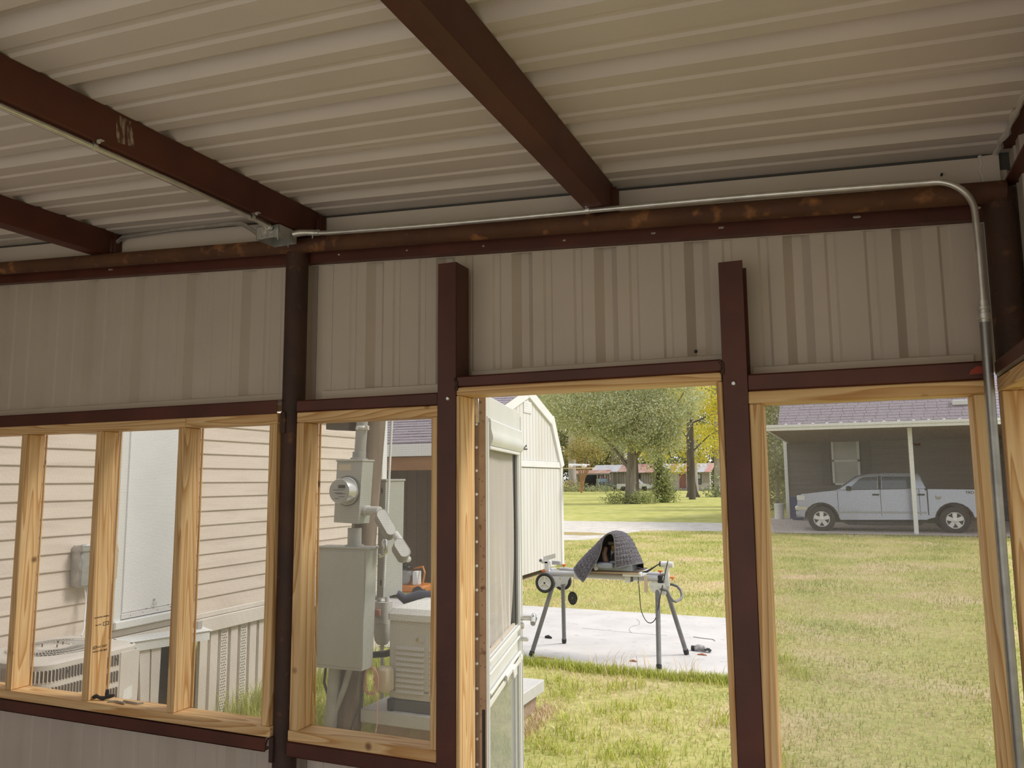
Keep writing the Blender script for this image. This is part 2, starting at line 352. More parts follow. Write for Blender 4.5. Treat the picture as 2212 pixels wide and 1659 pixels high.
# fascia flashing between the top of the wall and the roof, with a dark joint line above it
MB().prism([(XL, zp(XL)-0.06), (0.40, zp(0.40)-0.06), (0.40, zr(0.40)-0.010), (XL, zr(XL)-0.010)], 0.116, 0.119, 'y').build('flashing', M['trim_white'], ceil, smooth=0)
MB().prism([(XL-.1, zr(XL-.1)-0.05), (0.58, zr(0.58)-0.05), (0.58, zr(0.58)+0.03), (XL-.1, zr(XL-.1)+0.03)], 0.1195, 0.165, 'y').build('eave_closure', M['grey_dark'], ceil, smooth=0)
# foam closure along the right edge of the roof and the gable flashing beside it
m = MB(); rnd = random.Random(3)
pts = [(0.441+rnd.uniform(-.004, .004), 0.115-0.03*i, zr(0.44)-0.004+rnd.uniform(-.003, .003)) for i in range(60)]
m.tube(pts, [0.007+rnd.uniform(-.003, .004) for _ in pts], 7); m.tube([(0.40+rnd.uniform(-.003, .003), 0.112, zr(0.4)-0.012*i-0.006) for i in range(8)], 0.0055, 6)
m.build('sealant_bead', pm('white_foam', (0.66, 0.62, 0.56), rough=0.9, bump=0.4, scale=60), ceil)
m = MB().box(0.400, 0.445, 0.108, 0.114, zr(0.42)-0.13, zr(0.42)-0.008); m.build('corner_flashing', M['trim_white'], ceil, smooth=0)

# ---- front wall
wf = thing('wall_front', kind='structure', loc=(0, 0.1, 0))
YS = 0.122                                  # plane of the wall sheets (ribs stand outward)
CM = -1.021
def wall_sheets(xa, xb, z0, z1, par, first=CM):
    # sheets 0.915 wide from xa to xb; z1(x) is the upper edge
    i0 = math.floor((xa - first)/0.915) - 1
    for i in range(i0, i0+10):
        a = first - 0.150 + 0.915*i; b = a + 0.915
        if b <= xa+0.02 or a >= xb-0.02: continue
        pr = []
        for j in range(-1, 4): pr += rib(first + 0.915*i + 0.305*j, 0.030)
        aa, bb = max(a, xa), min(b+0.012, xb)
        def h_at(u):
            for (u0, h0), (u1, h1) in zip(pr, pr[1:]):
                if u0 <= u <= u1: return h0 + (h1-h0)*(u-u0)/max(u1-u0, 1e-9)
            return 0.0
        pr2 = [(aa, h_at(aa))] + [(u, h) for u, h in pr if aa < u < bb] + [(bb, h_at(bb))]
        lift = 0.0008 if i % 2 else 0.0
        lo = [Vector((u, YS+h+lift, z0)) for u, h in pr2]; hi = [Vector((u, YS+h+lift, z1(u))) for u, h in pr2]
        n_ = len(lo); t = Vector((0, 0.0012, 0)); mm = MB()
        V = lo + hi + [p+t for p in lo] + [p+t for p in hi]
        F = [(q, q+1, n_+q+1, n_+q) for q in range(n_-1)] + [(2*n_+q, 3*n_+q, 3*n_+q+1, 2*n_+q+1) for q in range(n_-1)]
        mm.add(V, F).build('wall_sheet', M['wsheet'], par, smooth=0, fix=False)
def ztop(x): return zr(x) - 0.004
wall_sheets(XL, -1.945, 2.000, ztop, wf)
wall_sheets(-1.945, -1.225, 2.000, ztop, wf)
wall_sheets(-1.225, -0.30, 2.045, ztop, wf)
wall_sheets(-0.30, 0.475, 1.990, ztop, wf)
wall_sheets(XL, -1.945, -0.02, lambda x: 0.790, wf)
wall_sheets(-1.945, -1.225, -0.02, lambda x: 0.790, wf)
# drip trim along the lower edge of the upper sheets
for xa, xb, z in ((XL, -1.99, 2.050), (-1.86, -1.294, 2.050), (-1.215, -0.328, 2.088), (-0.25, 0.345, 2.042)):
    MB().prism([(YS-0.006, z-0.07), (YS-0.008, z), (YS-0.001, z+0.003), (YS-0.001, z-0.07)], xa, xb, 'x').build('sheet_trim', M['trim_white'], wf, smooth=0)
# steel: top pipe, channel behind it, posts, rails
MB().tube([(XL, 0.03, zp(XL)), (0.44, 0.03, zp(0.44))], 0.030, 20).build('top_pipe', M['rust'], wf)
m = MB(); x0, x1 = XL, 0.40
def zc(x): return 2.442 - S*x
m.prism([(x0, zc(x0)), (x1, zc(x1)), (x1, zc(x1)+0.10), (x0, zc(x0)+0.10)], 0.080, 0.084, 'y'); m.prism([(x0, zc(x0)), (x1, zc(x1)), (x1, zc(x1)+0.004), (x0, zc(x0)+0.004)], 0.084, 0.119, 'y')
m.build('top_channel', M['red'], wf, smooth=0)
MB().cyl((-1.947, 0.055, -0.02), (-1.947, 0.055, zp(-1.947)), 0.0435, n=28).build('pipe_post', M['darkpipe'], wf)
MB().cyl((0.428, 0.055, -0.02), (0.428, 0.055, zp(0.43)+0.01), 0.040, n=28).build('pipe_post', M['darkpipe'], wf)
def rail(xa, xb, z0, z1, y0=0.0, y1=0.05, name='rail', par=None): return MB().box(xa, xb, y0, y1, z0, z1, 0.005).build(name, M['red'], par or wf)
def channel(pts, name, par):    # thin folded section
    return pts
# left window header: open channel whose end shows
m = MB().box(XL, -1.982, 0.0, 0.004, 1.962, 2.012, 0.001); m.box(XL, -1.962, 0.0, 0.075, 2.009, 2.0125, 0.001); m.box(XL, -1.982, 0.0, 0.075, 1.9595, 1.963, 0.001); m.build('window_rail', M['red'], wf)
m = MB().box(-1.968, -1.945, 0.004, 0.085, 1.885, 1.966, 0.002); m.build('post_bracket', M['darkpipe'], wf)
m = MB().box(XL, -1.992, 0.0, 0.004, 0.734, 0.784, 0.001); m.box(XL, -1.992, 0.0, 0.07, 0.780, 0.784, 0.001); m.box(XL, -2.00, 0.0, 0.05, 0.734, 0.738, 0.001)
m.tube([(-1.995, 0.003, 0.737), (-1.993, 0.012, 0.772), (-1.99, 0.030, 0.781)], 0.003, 6); m.build('window_rail', M['red'], wf)
m = MB().box(-1.975, -1.958, 0.0, 0.05, 0.700, 0.788, 0.002); m.build('post_bracket', M['darkpipe'], wf)
rail(-1.893, -1.290, 1.961, 2.006, name='window_rail'); 
r2 = rail(-1.900, -1.290, 0.729, 0.782, name='window_rail')
rail(-1.222, -0.326, 2.019, 2.058, y0=-0.001, y1=0.05, name='door_rail'); rail(-0.258, 0.365, 1.957, 2.008, name='window_rail')
m = MB().add([(0.315, -0.0008, 1.972), (0.352, -0.0008, 1.974), (0.352, -0.0008, 1.992), (0.335, -0.0008, 1.994), (0.320, -0.0008, 1.984)], [(0, 1, 2, 3, 4)])
m.build('paint_mark', pm('red_paint', (0.33, 0.045, 0.02), rough=0.6), wf, smooth=0, label='bright red paint patch')
# channel posts either side of the door
def post(xa, xb, zt, web_right, nm='channel_post'):
    t = 0.004; m = MB(); r = 0.003
    m.box(xa, xb, 0.0, t, -0.02, zt, 0.0015); m.box(xa, xb, 0.1-t, 0.1, -0.02, zt, 0.0015)
    if web_right: m.box(xb-t, xb, 0.001, 0.099, -0.02, zt, 0.0015)
    else: m.box(xa, xa+t, 0.001, 0.099, -0.02, zt, 0.0015)
    return m.build(nm, M['red'], wf)
pL = post(-1.292, -1.2205, 2.463, True); pR = post(-0.327, -0.256, 2.355, False)
m = MB().box(-1.291, -1.222, 0.001, 0.099, 2.459, 2.463); m.build('post_cap', M['red'], pL)
for x, pp in ((-1.250, pL), (-0.296, pR)):
    m = MB().lathe([(0.0075, 0), (0.0075, 0.004), (0.005, 0.007)], (x, 0.0, 1.982), (0, -1, 0), 12); m.build('bolt', M['galv'], pp)
for (a, b, c) in ((-1.2205, -0.004, 2.03), (-0.330, -0.003, 2.035)):     # weld beads where the door rail meets the posts
    m = MB(); rr = random.Random(5)
    m.tube([(a+rr.uniform(-.004, .006), b, c-0.022+0.006*i) for i in range(8)], [0.005+rr.uniform(-.0015, .002) for _ in range(8)], 8); m.build('weld_bead', M['darkpipe'], wf)
tip = MB().lathe([(0.0012, 0), (0.0034, 0.006), (0.0034, 0.036)], (0, 0, 0), (0, 1, 0), 8).build('screw_tip', M['galv'], wf)
tl = [(-2.917, 2.642), (-1.736, 2.566), (-1.445, 2.546), (-1.144, 2.524), (-0.852, 2.507), (-0.556, 2.492), (-0.348, 2.482), (0.029, 2.462), (0.323, 2.446)]
for i, (x, z) in enumerate(tl):
    t_ = tip if i == 0 else like(tip); t_.location = (x, 0.050-0.1, z); t_.rotation_euler = (0.3, 0, 0.5)
for x, z in ((-0.28, 2.585), (0.30, 2.572), (-0.423, 2.105)):
    m = MB().lathe([(0.001, 0), (0.0035, 0.006), (0.0035, 0.018), (0.006, 0.019)], (x, 0.098, z), (0, 1, 0), 8); m.build('screw_tip', M['black'], wf)
for x, z in ((-2.94, 0.722), (-2.08, 0.722)):
    m = MB().cyl((x, 0.11, z), (x-0.02, 0.085, z-0.008), 0.003, n=8); m.build('screw_tip', M['zinc'], wf)

# ---- windows: pine frames with insect screen stapled to the outside
def board(par, name, x0, x1, z0, z1, grain, y0=0.0, y1=0.089, b=0.003): return MB().box(x0, x1, y0, y1, z0, z1, b).build(name, M['pine_'+grain], par)
def screen(par, x0, x1, z0, z1, y=0.094): 
    return MB().add([(x0, y, z0), (x1, y, z0), (x1, y, z1), (x0, y, z1)], [(0, 1, 2, 3)]).build('insect_screen', M['scr_r'], par, smooth=0, fix=False)
w1 = thing('window_1', kind='structure', loc=(-2.7, 0, 1.4))
board(w1, 'header_board', -4.2, -2.436, 1.923, 1.961, 'x'); board(w1, 'header_board', -2.435, -1.978, 1.923, 1.961, 'x')
sill1 = board(w1, 'sill_board', -4.2, -1.972, 0.785, 0.822, 'x')
for xl in (-3.398, -2.933, -2.472):
    st = board(w1, 'stud', xl, xl+0.037, 0.8225, 1.9225, 'z')
    MB().box(xl+0.036, xl+0.045, 0.0895, 0.0935, 0.8225, 1.9225).build('screen_batten', M['pine_z'], st)
st = board(w1, 'stud', -2.015, -1.978, 0.8225, 1.9225, 'z'); MB().box(-1.976, -1.95, 0.03, 0.119, 0.79, 1.885, 0.002).build('jamb_board', M['pine_z'], w1)
screen(w1, -4.2, -1.98, 0.80, 1.945)
# ink stamps on the studs
sx_ = -2.933+0.037+0.0004
text('grade_stamp', 'OFD 19 610', 0.0125, M['ink'], w1, (sx_, 0.047, 1.030), (PI/2, PI, PI/2)); text('grade_stamp', 'SPIB No.2 Prime', 0.010, M['ink'], w1, (sx_, 0.047, 1.047-0.034), (PI/2, PI, PI/2))
m = MB(); m.tube([(sx_, 0.022+0.010*math.cos(t*PI/6), 1.030+0.0065*math.sin(t*PI/6)) for t in range(12)], 0.0007, 5, closed=True); m.build('grade_stamp', M['ink'], w1)
text('grade_stamp', 'PRESSURE TREATED SYP', 0.0065, M['ink'], w1, (sx_, 0.046, 1.150), (PI/2, PI, PI/2)); 
m = MB(); t_ = 0.0025
for a0, a1, b0, b1 in ((0.054, 0.082, 1.112, 1.112+t_), (0.054, 0.082, 1.125, 1.125+t_), (0.054, 0.054+t_, 1.112, 1.127), (0.082-t_, 0.082, 1.112, 1.127), (0.063, 0.073, 1.1185, 1.1205)): m.box(sx_-0.0002, sx_+0.0002, a0, a1, b0, b1)
m.build('grade_stamp', M['ink'], w1); text('grade_stamp', 'No.2 SYP', 0.007, M['ink'], w1, (sx_, 0.032, 1.119), (PI/2, 0, PI/2))
for z, s_ in ((1.20, 'SPIB'), (1.02, 'OFD'), (1.005, 'No.2')): text('grade_stamp', s_, 0.011, M['ink'], w1, (-1.9785, 0.0, z), (PI/2, 0, 0)) if False else None
w2 = thing('window_2', kind='structure', loc=(-1.6, 0, 1.4))
board(w2, 'header_board', -1.888, -1.291, 1.922, 1.9605, 'x'); board(w2, 'sill_board', -1.893, -1.291, 0.783, 0.8205, 'x')
st = board(w2, 'jamb_board', -1.888, -1.851, 0.821, 1.9215, 'z'); MB().box(-1.851, -1.843, 0.0895, 0.0935, 0.821, 1.9215).build('screen_batten', M['pine_z'], st)
board(w2, 'jamb_board', -1.316, -1.2925, 0.821, 1.9215, 'z')
screen(w2, -1.87, -1.30, 0.80, 1.945)
w3 = thing('window_3', kind='structure', loc=(0.05, 0, 1.2))
board(w3, 'header_board', -0.256, 0.358, 1.919, 1.9565, 'x')
board(w3, 'jamb_board', -0.2545, -0.2165, 0.3, 1.9185, 'z'); board(w3, 'jamb_board', 0.318, 0.357, 0.3, 1.9185, 'z'); board(w3, 'sill_board', -0.256, 0.358, 0.262, 0.30, 'x')
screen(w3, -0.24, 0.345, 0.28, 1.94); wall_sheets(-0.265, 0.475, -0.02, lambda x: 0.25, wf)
rail(-0.256, 0.365, 0.21, 0.26, name='window_rail')
# a dead wasp-like insect and specks on the right-hand screen
m = MB(); m.ball((0.184, 0.0905, 1.7925), (0.0065, 0.002, 0.0022), 8, 6); m.ball((0.192, 0.0905, 1.7935), (0.003, 0.002, 0.003), 8, 5)
for a in (-1, 0, 1): m.tube([(0.186+0.003*a, 0.0895, 1.792), (0.190+0.006*a, 0.089, 1.7855)], 0.0005, 4); m.tube([(0.183+0.002*a, 0.0895, 1.794), (0.177+0.004*a, 0.089, 1.798)], 0.0005, 4)
m.build('insect', pm('insect_brown', (0.09, 0.045, 0.02), rough=0.6), None, label='small brown insect clinging to the screen beside the white carport post', cat='insect')

# ---- door opening frame
tr = thing('trim_1', kind='structure', loc=(-0.8, 0, 1.0))
board(tr, 'head_jamb', -1.2195, -0.331, 1.992, 2.0185, 'x', 0.0, 0.115); board(tr, 'side_jamb', -1.2195, -1.203, 0.03, 1.9915, 'z', -0.002, 0.115, 0.004); board(tr, 'side_jamb', -0.3465, -0.3285, 0.03, 1.9915, 'z', 0.0, 0.115, 0.004)

# ---- right wall: rail, window frame and sheets running towards the viewer
wr = thing('wall_right', kind='structure', loc=(0.42, -1.5, 0))
MB().box(0.38, 0.43, YB, 0.035, 1.966, 2.011, 0.007).build('window_rail', M['red'], wr)
MB().box(0.382, 0.471, YB, 0.030, 1.925, 1.963, 0.003).build('header_board', M['pine_y'], wr)
MB().box(0.383, 0.472, -0.016, 0.020, 0.30, 1.9245, 0.003).build('jamb_board', M['pine_z'], wr)
for y in (-1.45, -2.9): MB().box(0.383, 0.472, y-0.019, y+0.019, 0.30, 1.9245, 0.003).build('stud', M['pine_z'], wr)
MB().box(0.382, 0.471, YB, 0.020, 0.262, 0.299, 0.003).build('sill_board', M['pine_y'], wr)
MB().add([(0.476, YB, 0.28), (0.476, 0.0, 0.28), (0.476, 0.0, 1.94), (0.476, YB, 1.94)], [(0, 1, 2, 3)]).build('insect_screen', screen_mat('screen_mesh_y', 0.0034, 'Y'), wr, smooth=0, fix=False)
for z0, z1 in ((2.0, 2.68), (-0.02, 0.27)):
    i = 0
    for yy in np.arange(0.40, YB, -0.915):
        pr = []
        for j in (2, 1, 0): pr += [(u, h) for u, h in rib(yy-0.15-0.305*j, 0.03)]
        lo = [Vector((0.472+h, u, z0)) for u, h in pr]; hi = [Vector((0.472+h, u, z1)) for u, h in pr]; n_ = len(lo)
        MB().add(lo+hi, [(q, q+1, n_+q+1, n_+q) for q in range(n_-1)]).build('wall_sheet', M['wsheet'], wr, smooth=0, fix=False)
# ---- left wall and the posts of the open back (out of view)
wl = thing('wall_left', kind='structure', loc=(XL, -2, 0))
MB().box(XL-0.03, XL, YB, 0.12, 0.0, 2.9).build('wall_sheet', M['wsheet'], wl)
for y in (-1.4, -2.8, YB): MB().cyl((XL, y, 0), (XL, y, 2.75), 0.04).build('pipe_post', M['darkpipe'], wl)
MB().prism([(-7, YB-9), (3, YB-9), (3, YB-0.1), (-7, YB-0.1)], -0.1, 0.012, 'z').build('bounce_slab', pm('pale_bounce_slab', (0.82, 0.79, 0.75), (0.76, 0.73, 0.69), rough=0.9, scale=2), None, smooth=0, label='unseen pale slab added behind the shed to bounce light inside', cat='slab', kind='structure')  # added out of view as a reflector, throws light up to the roof sheets
wb = thing('wall_back', kind='structure', loc=(-2, YB, 0))
for x in (-1.95, 0.43): MB().cyl((x, YB, 0), (x, YB, zp(x)), 0.04).build('pipe_post', M['darkpipe'], wb)
MB().tube([(XL, YB+0.05, zp(XL)), (0.44, YB+0.05, zp(0.44))], 0.03, 12).build('top_pipe', M['rust'], wb)

# ================================================================= conduit and box on the wall
def arc(c, r, a0, a1, n, f): return [f(c[0]+r*math.cos(a0+(a1-a0)*i/n), c[1]+r*math.sin(a0+(a1-a0)*i/n)) for i in range(n+1)]
cz = lambda x: 2.566 - S*(x+0.727)
cnd = thing('conduit', 'long galvanised conduit along the rusty top pipe, bending down beside the corner post', 'conduit', (-0.7, -0.03, cz(-0.7)))
r_ = 0.105; xe = 0.352; xc = xe - r_
pts = [(-1.788, -0.035, cz(-1.788))] + [(x, -0.03, cz(x)-0.004*math.sin(PI*(x+1.79)/1.06) if x < -0.73 else cz(x)+0.004*math.sin(PI*(x+0.727)/1.0)) for x in np.linspace(-1.75, xc-0.02, 16)]
zc0 = cz(xc) - r_
pts += [(xc + r_*math.sin(a), -0.03-0.02*a/(PI/2), zc0 + r_*math.cos(a)) for a in np.linspace(0.0, PI/2, 12)]
pts += [(0.3535, -0.05, 2.30), (0.353, -0.05, 2.155)]
MB().tube(pts, 0.0088, 14).build('pipe', M['galv'], cnd)
m = MB(); m.lathe([(0.0125, 0), (0.0125, 0.016), (0.0160, 0.017), (0.0160, 0.024), (0.0135, 0.025), (0.0135, 0.034), (0.0165, 0.035), (0.0165, 0.049), (0.0138, 0.050), (0.0138, 0.058)], (0.353, -0.05, 2.160), (0, 0, -1), 12); m.build('coupling', M['galv'], cnd)
MB().tube([(0.353, -0.05, 2.105), (0.350, -0.05, 1.5), (0.350, -0.052, 0.2)], 0.0122, 16).build('pipe', M['galv_dull'], cnd)
def strap(par, c, ax, r=0.0098, up=(0, 0, 1), wid=0.014):
    c = Vector(c); ax = Vector(ax).normalized(); up = Vector(up); sd_ = ax.cross(up).normalized(); m = MB()
    pts_ = [c + up*(r*math.cos(a)) + sd_*(r*math.sin(a)) for a in np.linspace(0.35, 2*PI-0.5, 16)]
    for w in (-1, 1):
        pass
    prof = [(p, p + (p-c).normalized()*0.0026) for p in pts_]
    for (a, b), (c2, d2) in zip(prof, prof[1:]):
        m.add([a-ax*wid/2, a+ax*wid/2, b+ax*wid/2, b-ax*wid/2, c2-ax*wid/2, c2+ax*wid/2, d2+ax*wid/2, d2-ax*wid/2], [(0,1,5,4),(2,3,7,6),(1,2,6,5),(3,0,4,7),(0,3,2,1),(4,5,6,7)])
    e = c + up*(r+0.002) ; m.box(-0.001, 0.034, -wid/2, wid/2, -0.001, 0.0015, 0, Matrix.Translation(e) @ Matrix((sd_, ax, up)).transposed().to_4x4())
    m.lathe([(0.006, 0), (0.006, 0.004), (0.004, 0.006)], e + sd_*0.020 - up*0.001, -up, 8)
    return m.build('strap', M['galv'], par)
strap(cnd, (-0.727, -0.03, cz(-0.727)+0.002), (1, 0, 0), up=(0, 0, 1))
st_ = strap(cnd, (0.350, -0.051, 0.945), (0, 0, 1), r=0.013, up=(0, 1, 0))
cb = thing('conduit', 'galvanised conduit running under the second rafter to the junction box', 'conduit', (-1.89, -1, 2.63))
zz = 2.637
MB().tube([(-1.893, -3.5, zz), (-1.893, -2.0, zz), (-1.890, -1.15, zz-0.002), (-1.888, -0.6, zz-0.002), (-1.897, -0.24, zz-0.004), (-1.903, -0.165, zz-0.006)], 0.0088, 14).build('pipe', M['galv'], cb)
strap(cb, (-1.889, -0.915, zz-0.001), (0, 1, 0)); strap(cb, (-1.893, -0.27, zz-0.003), (0, 1, 0))
m = MB(); m.lathe([(0.0105, 0), (0.0105, 0.018), (0.0135, 0.019), (0.0135, 0.034)], (-1.902, -0.195, zz-0.005), (-0.05, 1, -0.05), 10); m.cyl((-1.902, -0.185, zz-0.012), (-1.902, -0.186, zz-0.026), 0.0022, n=8); m.build('connector', M['galv'], cb)
cc = thing('conduit', 'short bent conduit along the flashing from the left rafter to the junction box', 'conduit', (-2.5, 0.05, 2.75))
MB().tube([(-3.06, 0.10, 2.690), (-3.03, 0.095, 2.735), (-2.995, 0.09, 2.775), (-2.94, 0.085, 2.798), (-2.6, 0.078, 2.788), (-2.30, 0.065, 2.768), (-2.235, 0.055, 2.757), (-2.16, 0.03, 2.715), (-2.08, 0.0, 2.664), (-2.045, -0.03, 2.650), (-1.97, -0.055, 2.645)], 0.0088, 14).build('pipe', M['galv'], cc)
jb = thing('junction_box', 'square galvanised junction box, open below, at the top of the pipe post', 'junction box', (-1.90, -0.06, 2.6))
bx0, bx1, by0, by1, bz0, bz1 = -1.972, -1.868, -0.155, -0.052, 2.594, 2.642
t_ = 0.0022; m = MB(); m.box(bx0, bx1, by0, by0+t_, bz0, bz1, 0.0006); m.box(bx0, bx1, by1-t_, by1, bz0, bz1, 0.0006); m.box(bx0, bx0+t_, by0, by1, bz0, bz1, 0.0006); m.box(bx1-t_, bx1, by0, by1, bz0, bz1, 0.0006); m.box(bx0, bx1, by0, by1, bz1-t_, bz1, 0.0006)
for x in (bx0+0.02, bx1-0.02): m.box(x-0.006, x+0.006, by0+0.002, by0+0.012, bz0+0.001, bz0+0.003)
m.build('body', M['zinc'], jb)
for x in (-1.935, -1.905): MB().lathe([(0.011, 0), (0.011, 0.001), (0.0098, 0.0012)], (x, by0, 2.622), (0, -1, 0), 16).build('knockout', M['galv'], jb)
for x in (-1.945, -1.920): MB().lathe([(0.0018, 0), (0.0018, 0.0008)], (x, by0-0.0002, 2.602), (0, -1, 0), 8).build('screw_hole', M['black'], jb)
for x, y in ((bx1-0.008, by0+0.006), (bx0+0.070, by1-0.006)): MB().lathe([(0.004, 0), (0.004, 0.003), (0.002, 0.004), (0.0018, 0.010)], (x, y, bz0), (0, 0, -1), 8).build('screw', M['galv'], jb)
m = MB(); m.tube([(-1.868, -0.075, 2.625), (-1.846, -0.066, 2.630), (-1.825, -0.05, 2.633), (-1.800, -0.038, 2.632)], [0.013, 0.0135, 0.0115, 0.0125], 10); m.tube([(-1.800, -0.038, 2.632), (-1.778, -0.036, 2.631)], 0.0118, 10); m.cyl((-1.80, -0.045, 2.624), (-1.80, -0.047, 2.608), 0.0022, n=8); m.build('connector', M['galv'], jb)
# ================================================================= storm door standing open
M['door_white'] = pm('white_door_paint', (0.68, 0.69, 0.68), (0.63, 0.64, 0.63), rough=0.4, scale=5)
M['mdf'] = pm('brown_board_edge', (0.50, 0.36, 0.26), (0.42, 0.29, 0.205), rough=0.75, scale=9, c3=(0.20, 0.11, 0.07), s3=38, lo3=0.60, hi3=0.72)
M['bronze'] = pm('aged_bronze_leaf', (0.29, 0.205, 0.145), (0.22, 0.15, 0.105), rough=0.45, metal=0.35, scale=14)
M['chrome'] = pm('bright_metal', (0.62, 0.62, 0.60), rough=0.22, metal=0.95)
M['grey_seal'] = pm('grey_seal', (0.10, 0.10, 0.105), rough=0.6)
M['white'] = pm('white_plastic', (0.74, 0.745, 0.74), rough=0.4)
dl = thing('door_1', kind='structure', loc=(-1.168, 0.132, 0.0), rot=(0, 0, math.radians(103.7)))
LW, LT, ZB, ZT = 0.815, 0.042, 0.055, 2.006
leaf = MB()
leaf.box(0.0, 0.045, 0, LT, ZB, ZT, 0.002); leaf.box(LW-0.085, LW, 0, LT, ZB, ZT, 0.002); leaf.box(0.045, LW-0.085, 0, LT, 1.925, ZT, 0.002); leaf.box(0.045, LW-0.085, 0.006, LT, 0.955, 1.085, 0.002); leaf.box(0.045, LW-0.085, 0, LT, ZB, 0.24, 0.002)
lf = leaf.build('leaf', M['door_white'], dl, smooth=0)
MB().box(-0.0012, 0.0, 0.001, LT-0.001, ZB+0.002, ZT-0.004).build('edge_board', M['mdf'], dl, smooth=0)
MB().box(-0.0022, -0.001, 0.026, 0.042, ZB+0.01, 1.925).build('hinge_leaf', M['bronze'], dl, smooth=0)
m = MB()
for i, z in enumerate(np.arange(0.06, 1.905, 0.0375)): m.cyl((-0.006, 0.046, z), (-0.006, 0.046, z+0.0355), 0.0078 if i % 2 else 0.0062, n=10)
m.build('piano_hinge', M['chrome'], dl)
sc = MB().lathe([(0.0052, 0), (0.0048, 0.0008), (0.0022, 0.0010), (0.0018, 0.0004)], (-0.0022, 0.034, 1.90), (-1, 0, 0), 10).build('hinge_screw', M['galv'], dl)
for i in range(1, 22): like(sc, loc=(0, 0, -0.082*i))
s2 = MB().lathe([(0.0055, 0), (0.005, 0.0008), (0.0022, 0.0010)], (-0.0012, 0.020, 1.978), (-1, 0, 0), 10).build('edge_screw', M['bronze'], dl); like(s2, loc=(0, 0, -0.037))
hm = MB(); rr = random.Random(11)
for i in range(26): hm.lathe([(0.0018, 0), (0.0018, 0.0004)], (-0.0013, rr.uniform(0.006, 0.024), rr.uniform(0.3, 1.96)), (-1, 0, 0), 7)
hm.build('screw_hole', M['black'], dl, kind='stuff')
MB().box(-0.0016, -0.0006, 0.006, 0.017, 0.62, 0.93).build('edge_slot', M['black'], dl, smooth=0)
# raised trims, roller-screen housing, mid rail
m = MB()
for x0, x1, z0, z1 in ((0.012, 0.020, ZB, 1.93), (0.030, 0.036, ZB, 1.91), (LW-0.075, LW-0.068, ZB, 1.85), (LW-0.012, LW-0.004, ZB, 1.99)): m.box(x0, x1, -0.004, 0, z0, z1, 0.001)
m.box(0.036, LW-0.09, -0.006, 0.002, 1.067, 1.082, 0.002); m.box(0.036, LW-0.09, -0.009, 0.002, 0.965, 0.975, 0.002); m.box(0.036, LW-0.09, -0.006, 0.002, 1.03, 1.038, 0.002); m.box(0.036, LW-0.02, -0.004, 0.002, 0.925, 0.945, 0.001)
m.build('moulding', M['white'], dl, smooth=0)
prof = [(0.004, 1.925), (-0.006, 1.923), (-0.010, 1.918), (-0.011, 1.885), (-0.013, 1.878), (-0.017, 1.862), (-0.018, 1.850), (-0.015, 1.838), (-0.009, 1.828), (0.004, 1.824)]
MB().prism(prof, 0.040, LW-0.016, 'x').build('screen_roller_housing', M['door_white'], dl, smooth=25)
MB().box(0.040, LW-0.08, -0.010, 0.004, 1.812, 1.824, 0.002).build('moulding', M['white'], dl, smooth=0)
for x0, x1 in ((LW-0.110, LW-0.086),): MB().box(x0, x1, 0.008, 0.014, 1.085, 1.815).build('glazing_seal', M['grey_seal'], dl, smooth=0)
scr = pm('sagging_screen', (0.55, 0.52, 0.49), (0.62, 0.58, 0.55), rough=0.9, scale=3); 
scrm = screen_mat('door_screen_mesh', 0.0022, 'X', wire=(0.76, 0.71, 0.67), cover=(0.40, 0.62))
# wavy roller screen, loose towards the bottom
nu, nv = 40, 24; V = []; F = []
for j in range(nv+1):
    for i in range(nu+1):
        u = i/nu; v = j/nv; x = 0.046+(LW-0.115-0.046)*u; z = 1.092+(1.815-1.092)*v
        a = (1-v)**1.2
        V.append((x-0.03*a*u*(u > 0.9), 0.020+0.007*a*math.sin(u*34+2*math.sin(v*2))+0.006*math.sin(u*9+v*3)*(0.3+a), z))
for j in range(nv):
    for i in range(nu): q = j*(nu+1)+i; F.append((q, q+1, q+nu+2, q+nu+1))
MB().add(V, F).build('roller_screen', scrm, dl, fix=False)
MB().box(0.046, LW-0.115, 0.012, 0.026, 1.086, 1.094, 0.002).build('screen_bar', pm('tan_bar', (0.55, 0.47, 0.38), rough=0.6), dl)
MB().box(0.040, LW-0.085, 0.030, 0.033, 1.08, 1.93).build('upper_pane', glass_mat('storm_glass', refl=0.16, haze=0.05), dl, smooth=0)
MB().box(0.040, LW-0.085, 0.018, 0.021, 0.235, 0.96).build('lower_pane', glass_mat('storm_glass_low', refl=0.22, haze=0.24), dl, smooth=0)
for x in (LW-0.125, LW-0.105): MB().box(x, x+0.004, 0.010, 0.018, 0.24, 0.93, 0.001).build('moulding', M['white'], dl, smooth=0)
MB().box(LW-0.012, LW-0.006, -0.002, 0.003, 0.06, 0.93).build('glazing_seal', M['grey_seal'], dl, smooth=0)
m = MB(); m.box(0.33, 0.52, -0.016, -0.002, 0.948, 0.966, 0.003); m.box(0.45, 0.53, -0.022, -0.006, 0.922, 0.962, 0.003); m.build('sash_latch', M['white'], dl)
MB().box(0.36, 0.43, -0.012, -0.003, 0.925, 0.945, 0.002).build('sash_latch', M['galv'], dl)
m = MB(); m.cyl((LW-0.040, 0, 1.105), (LW-0.040, -0.052, 1.105), 0.012, n=14); m.tube([(LW-0.040, -0.050, 1.105), (LW-0.045, -0.058, 1.100), (LW-0.085, -0.060, 1.088)], [0.014, 0.016, 0.011], 12); m.ball((LW-0.04, -0.058, 1.108), (0.018, 0.012, 0.018)); m.build('door_handle', M['chrome'], dl)
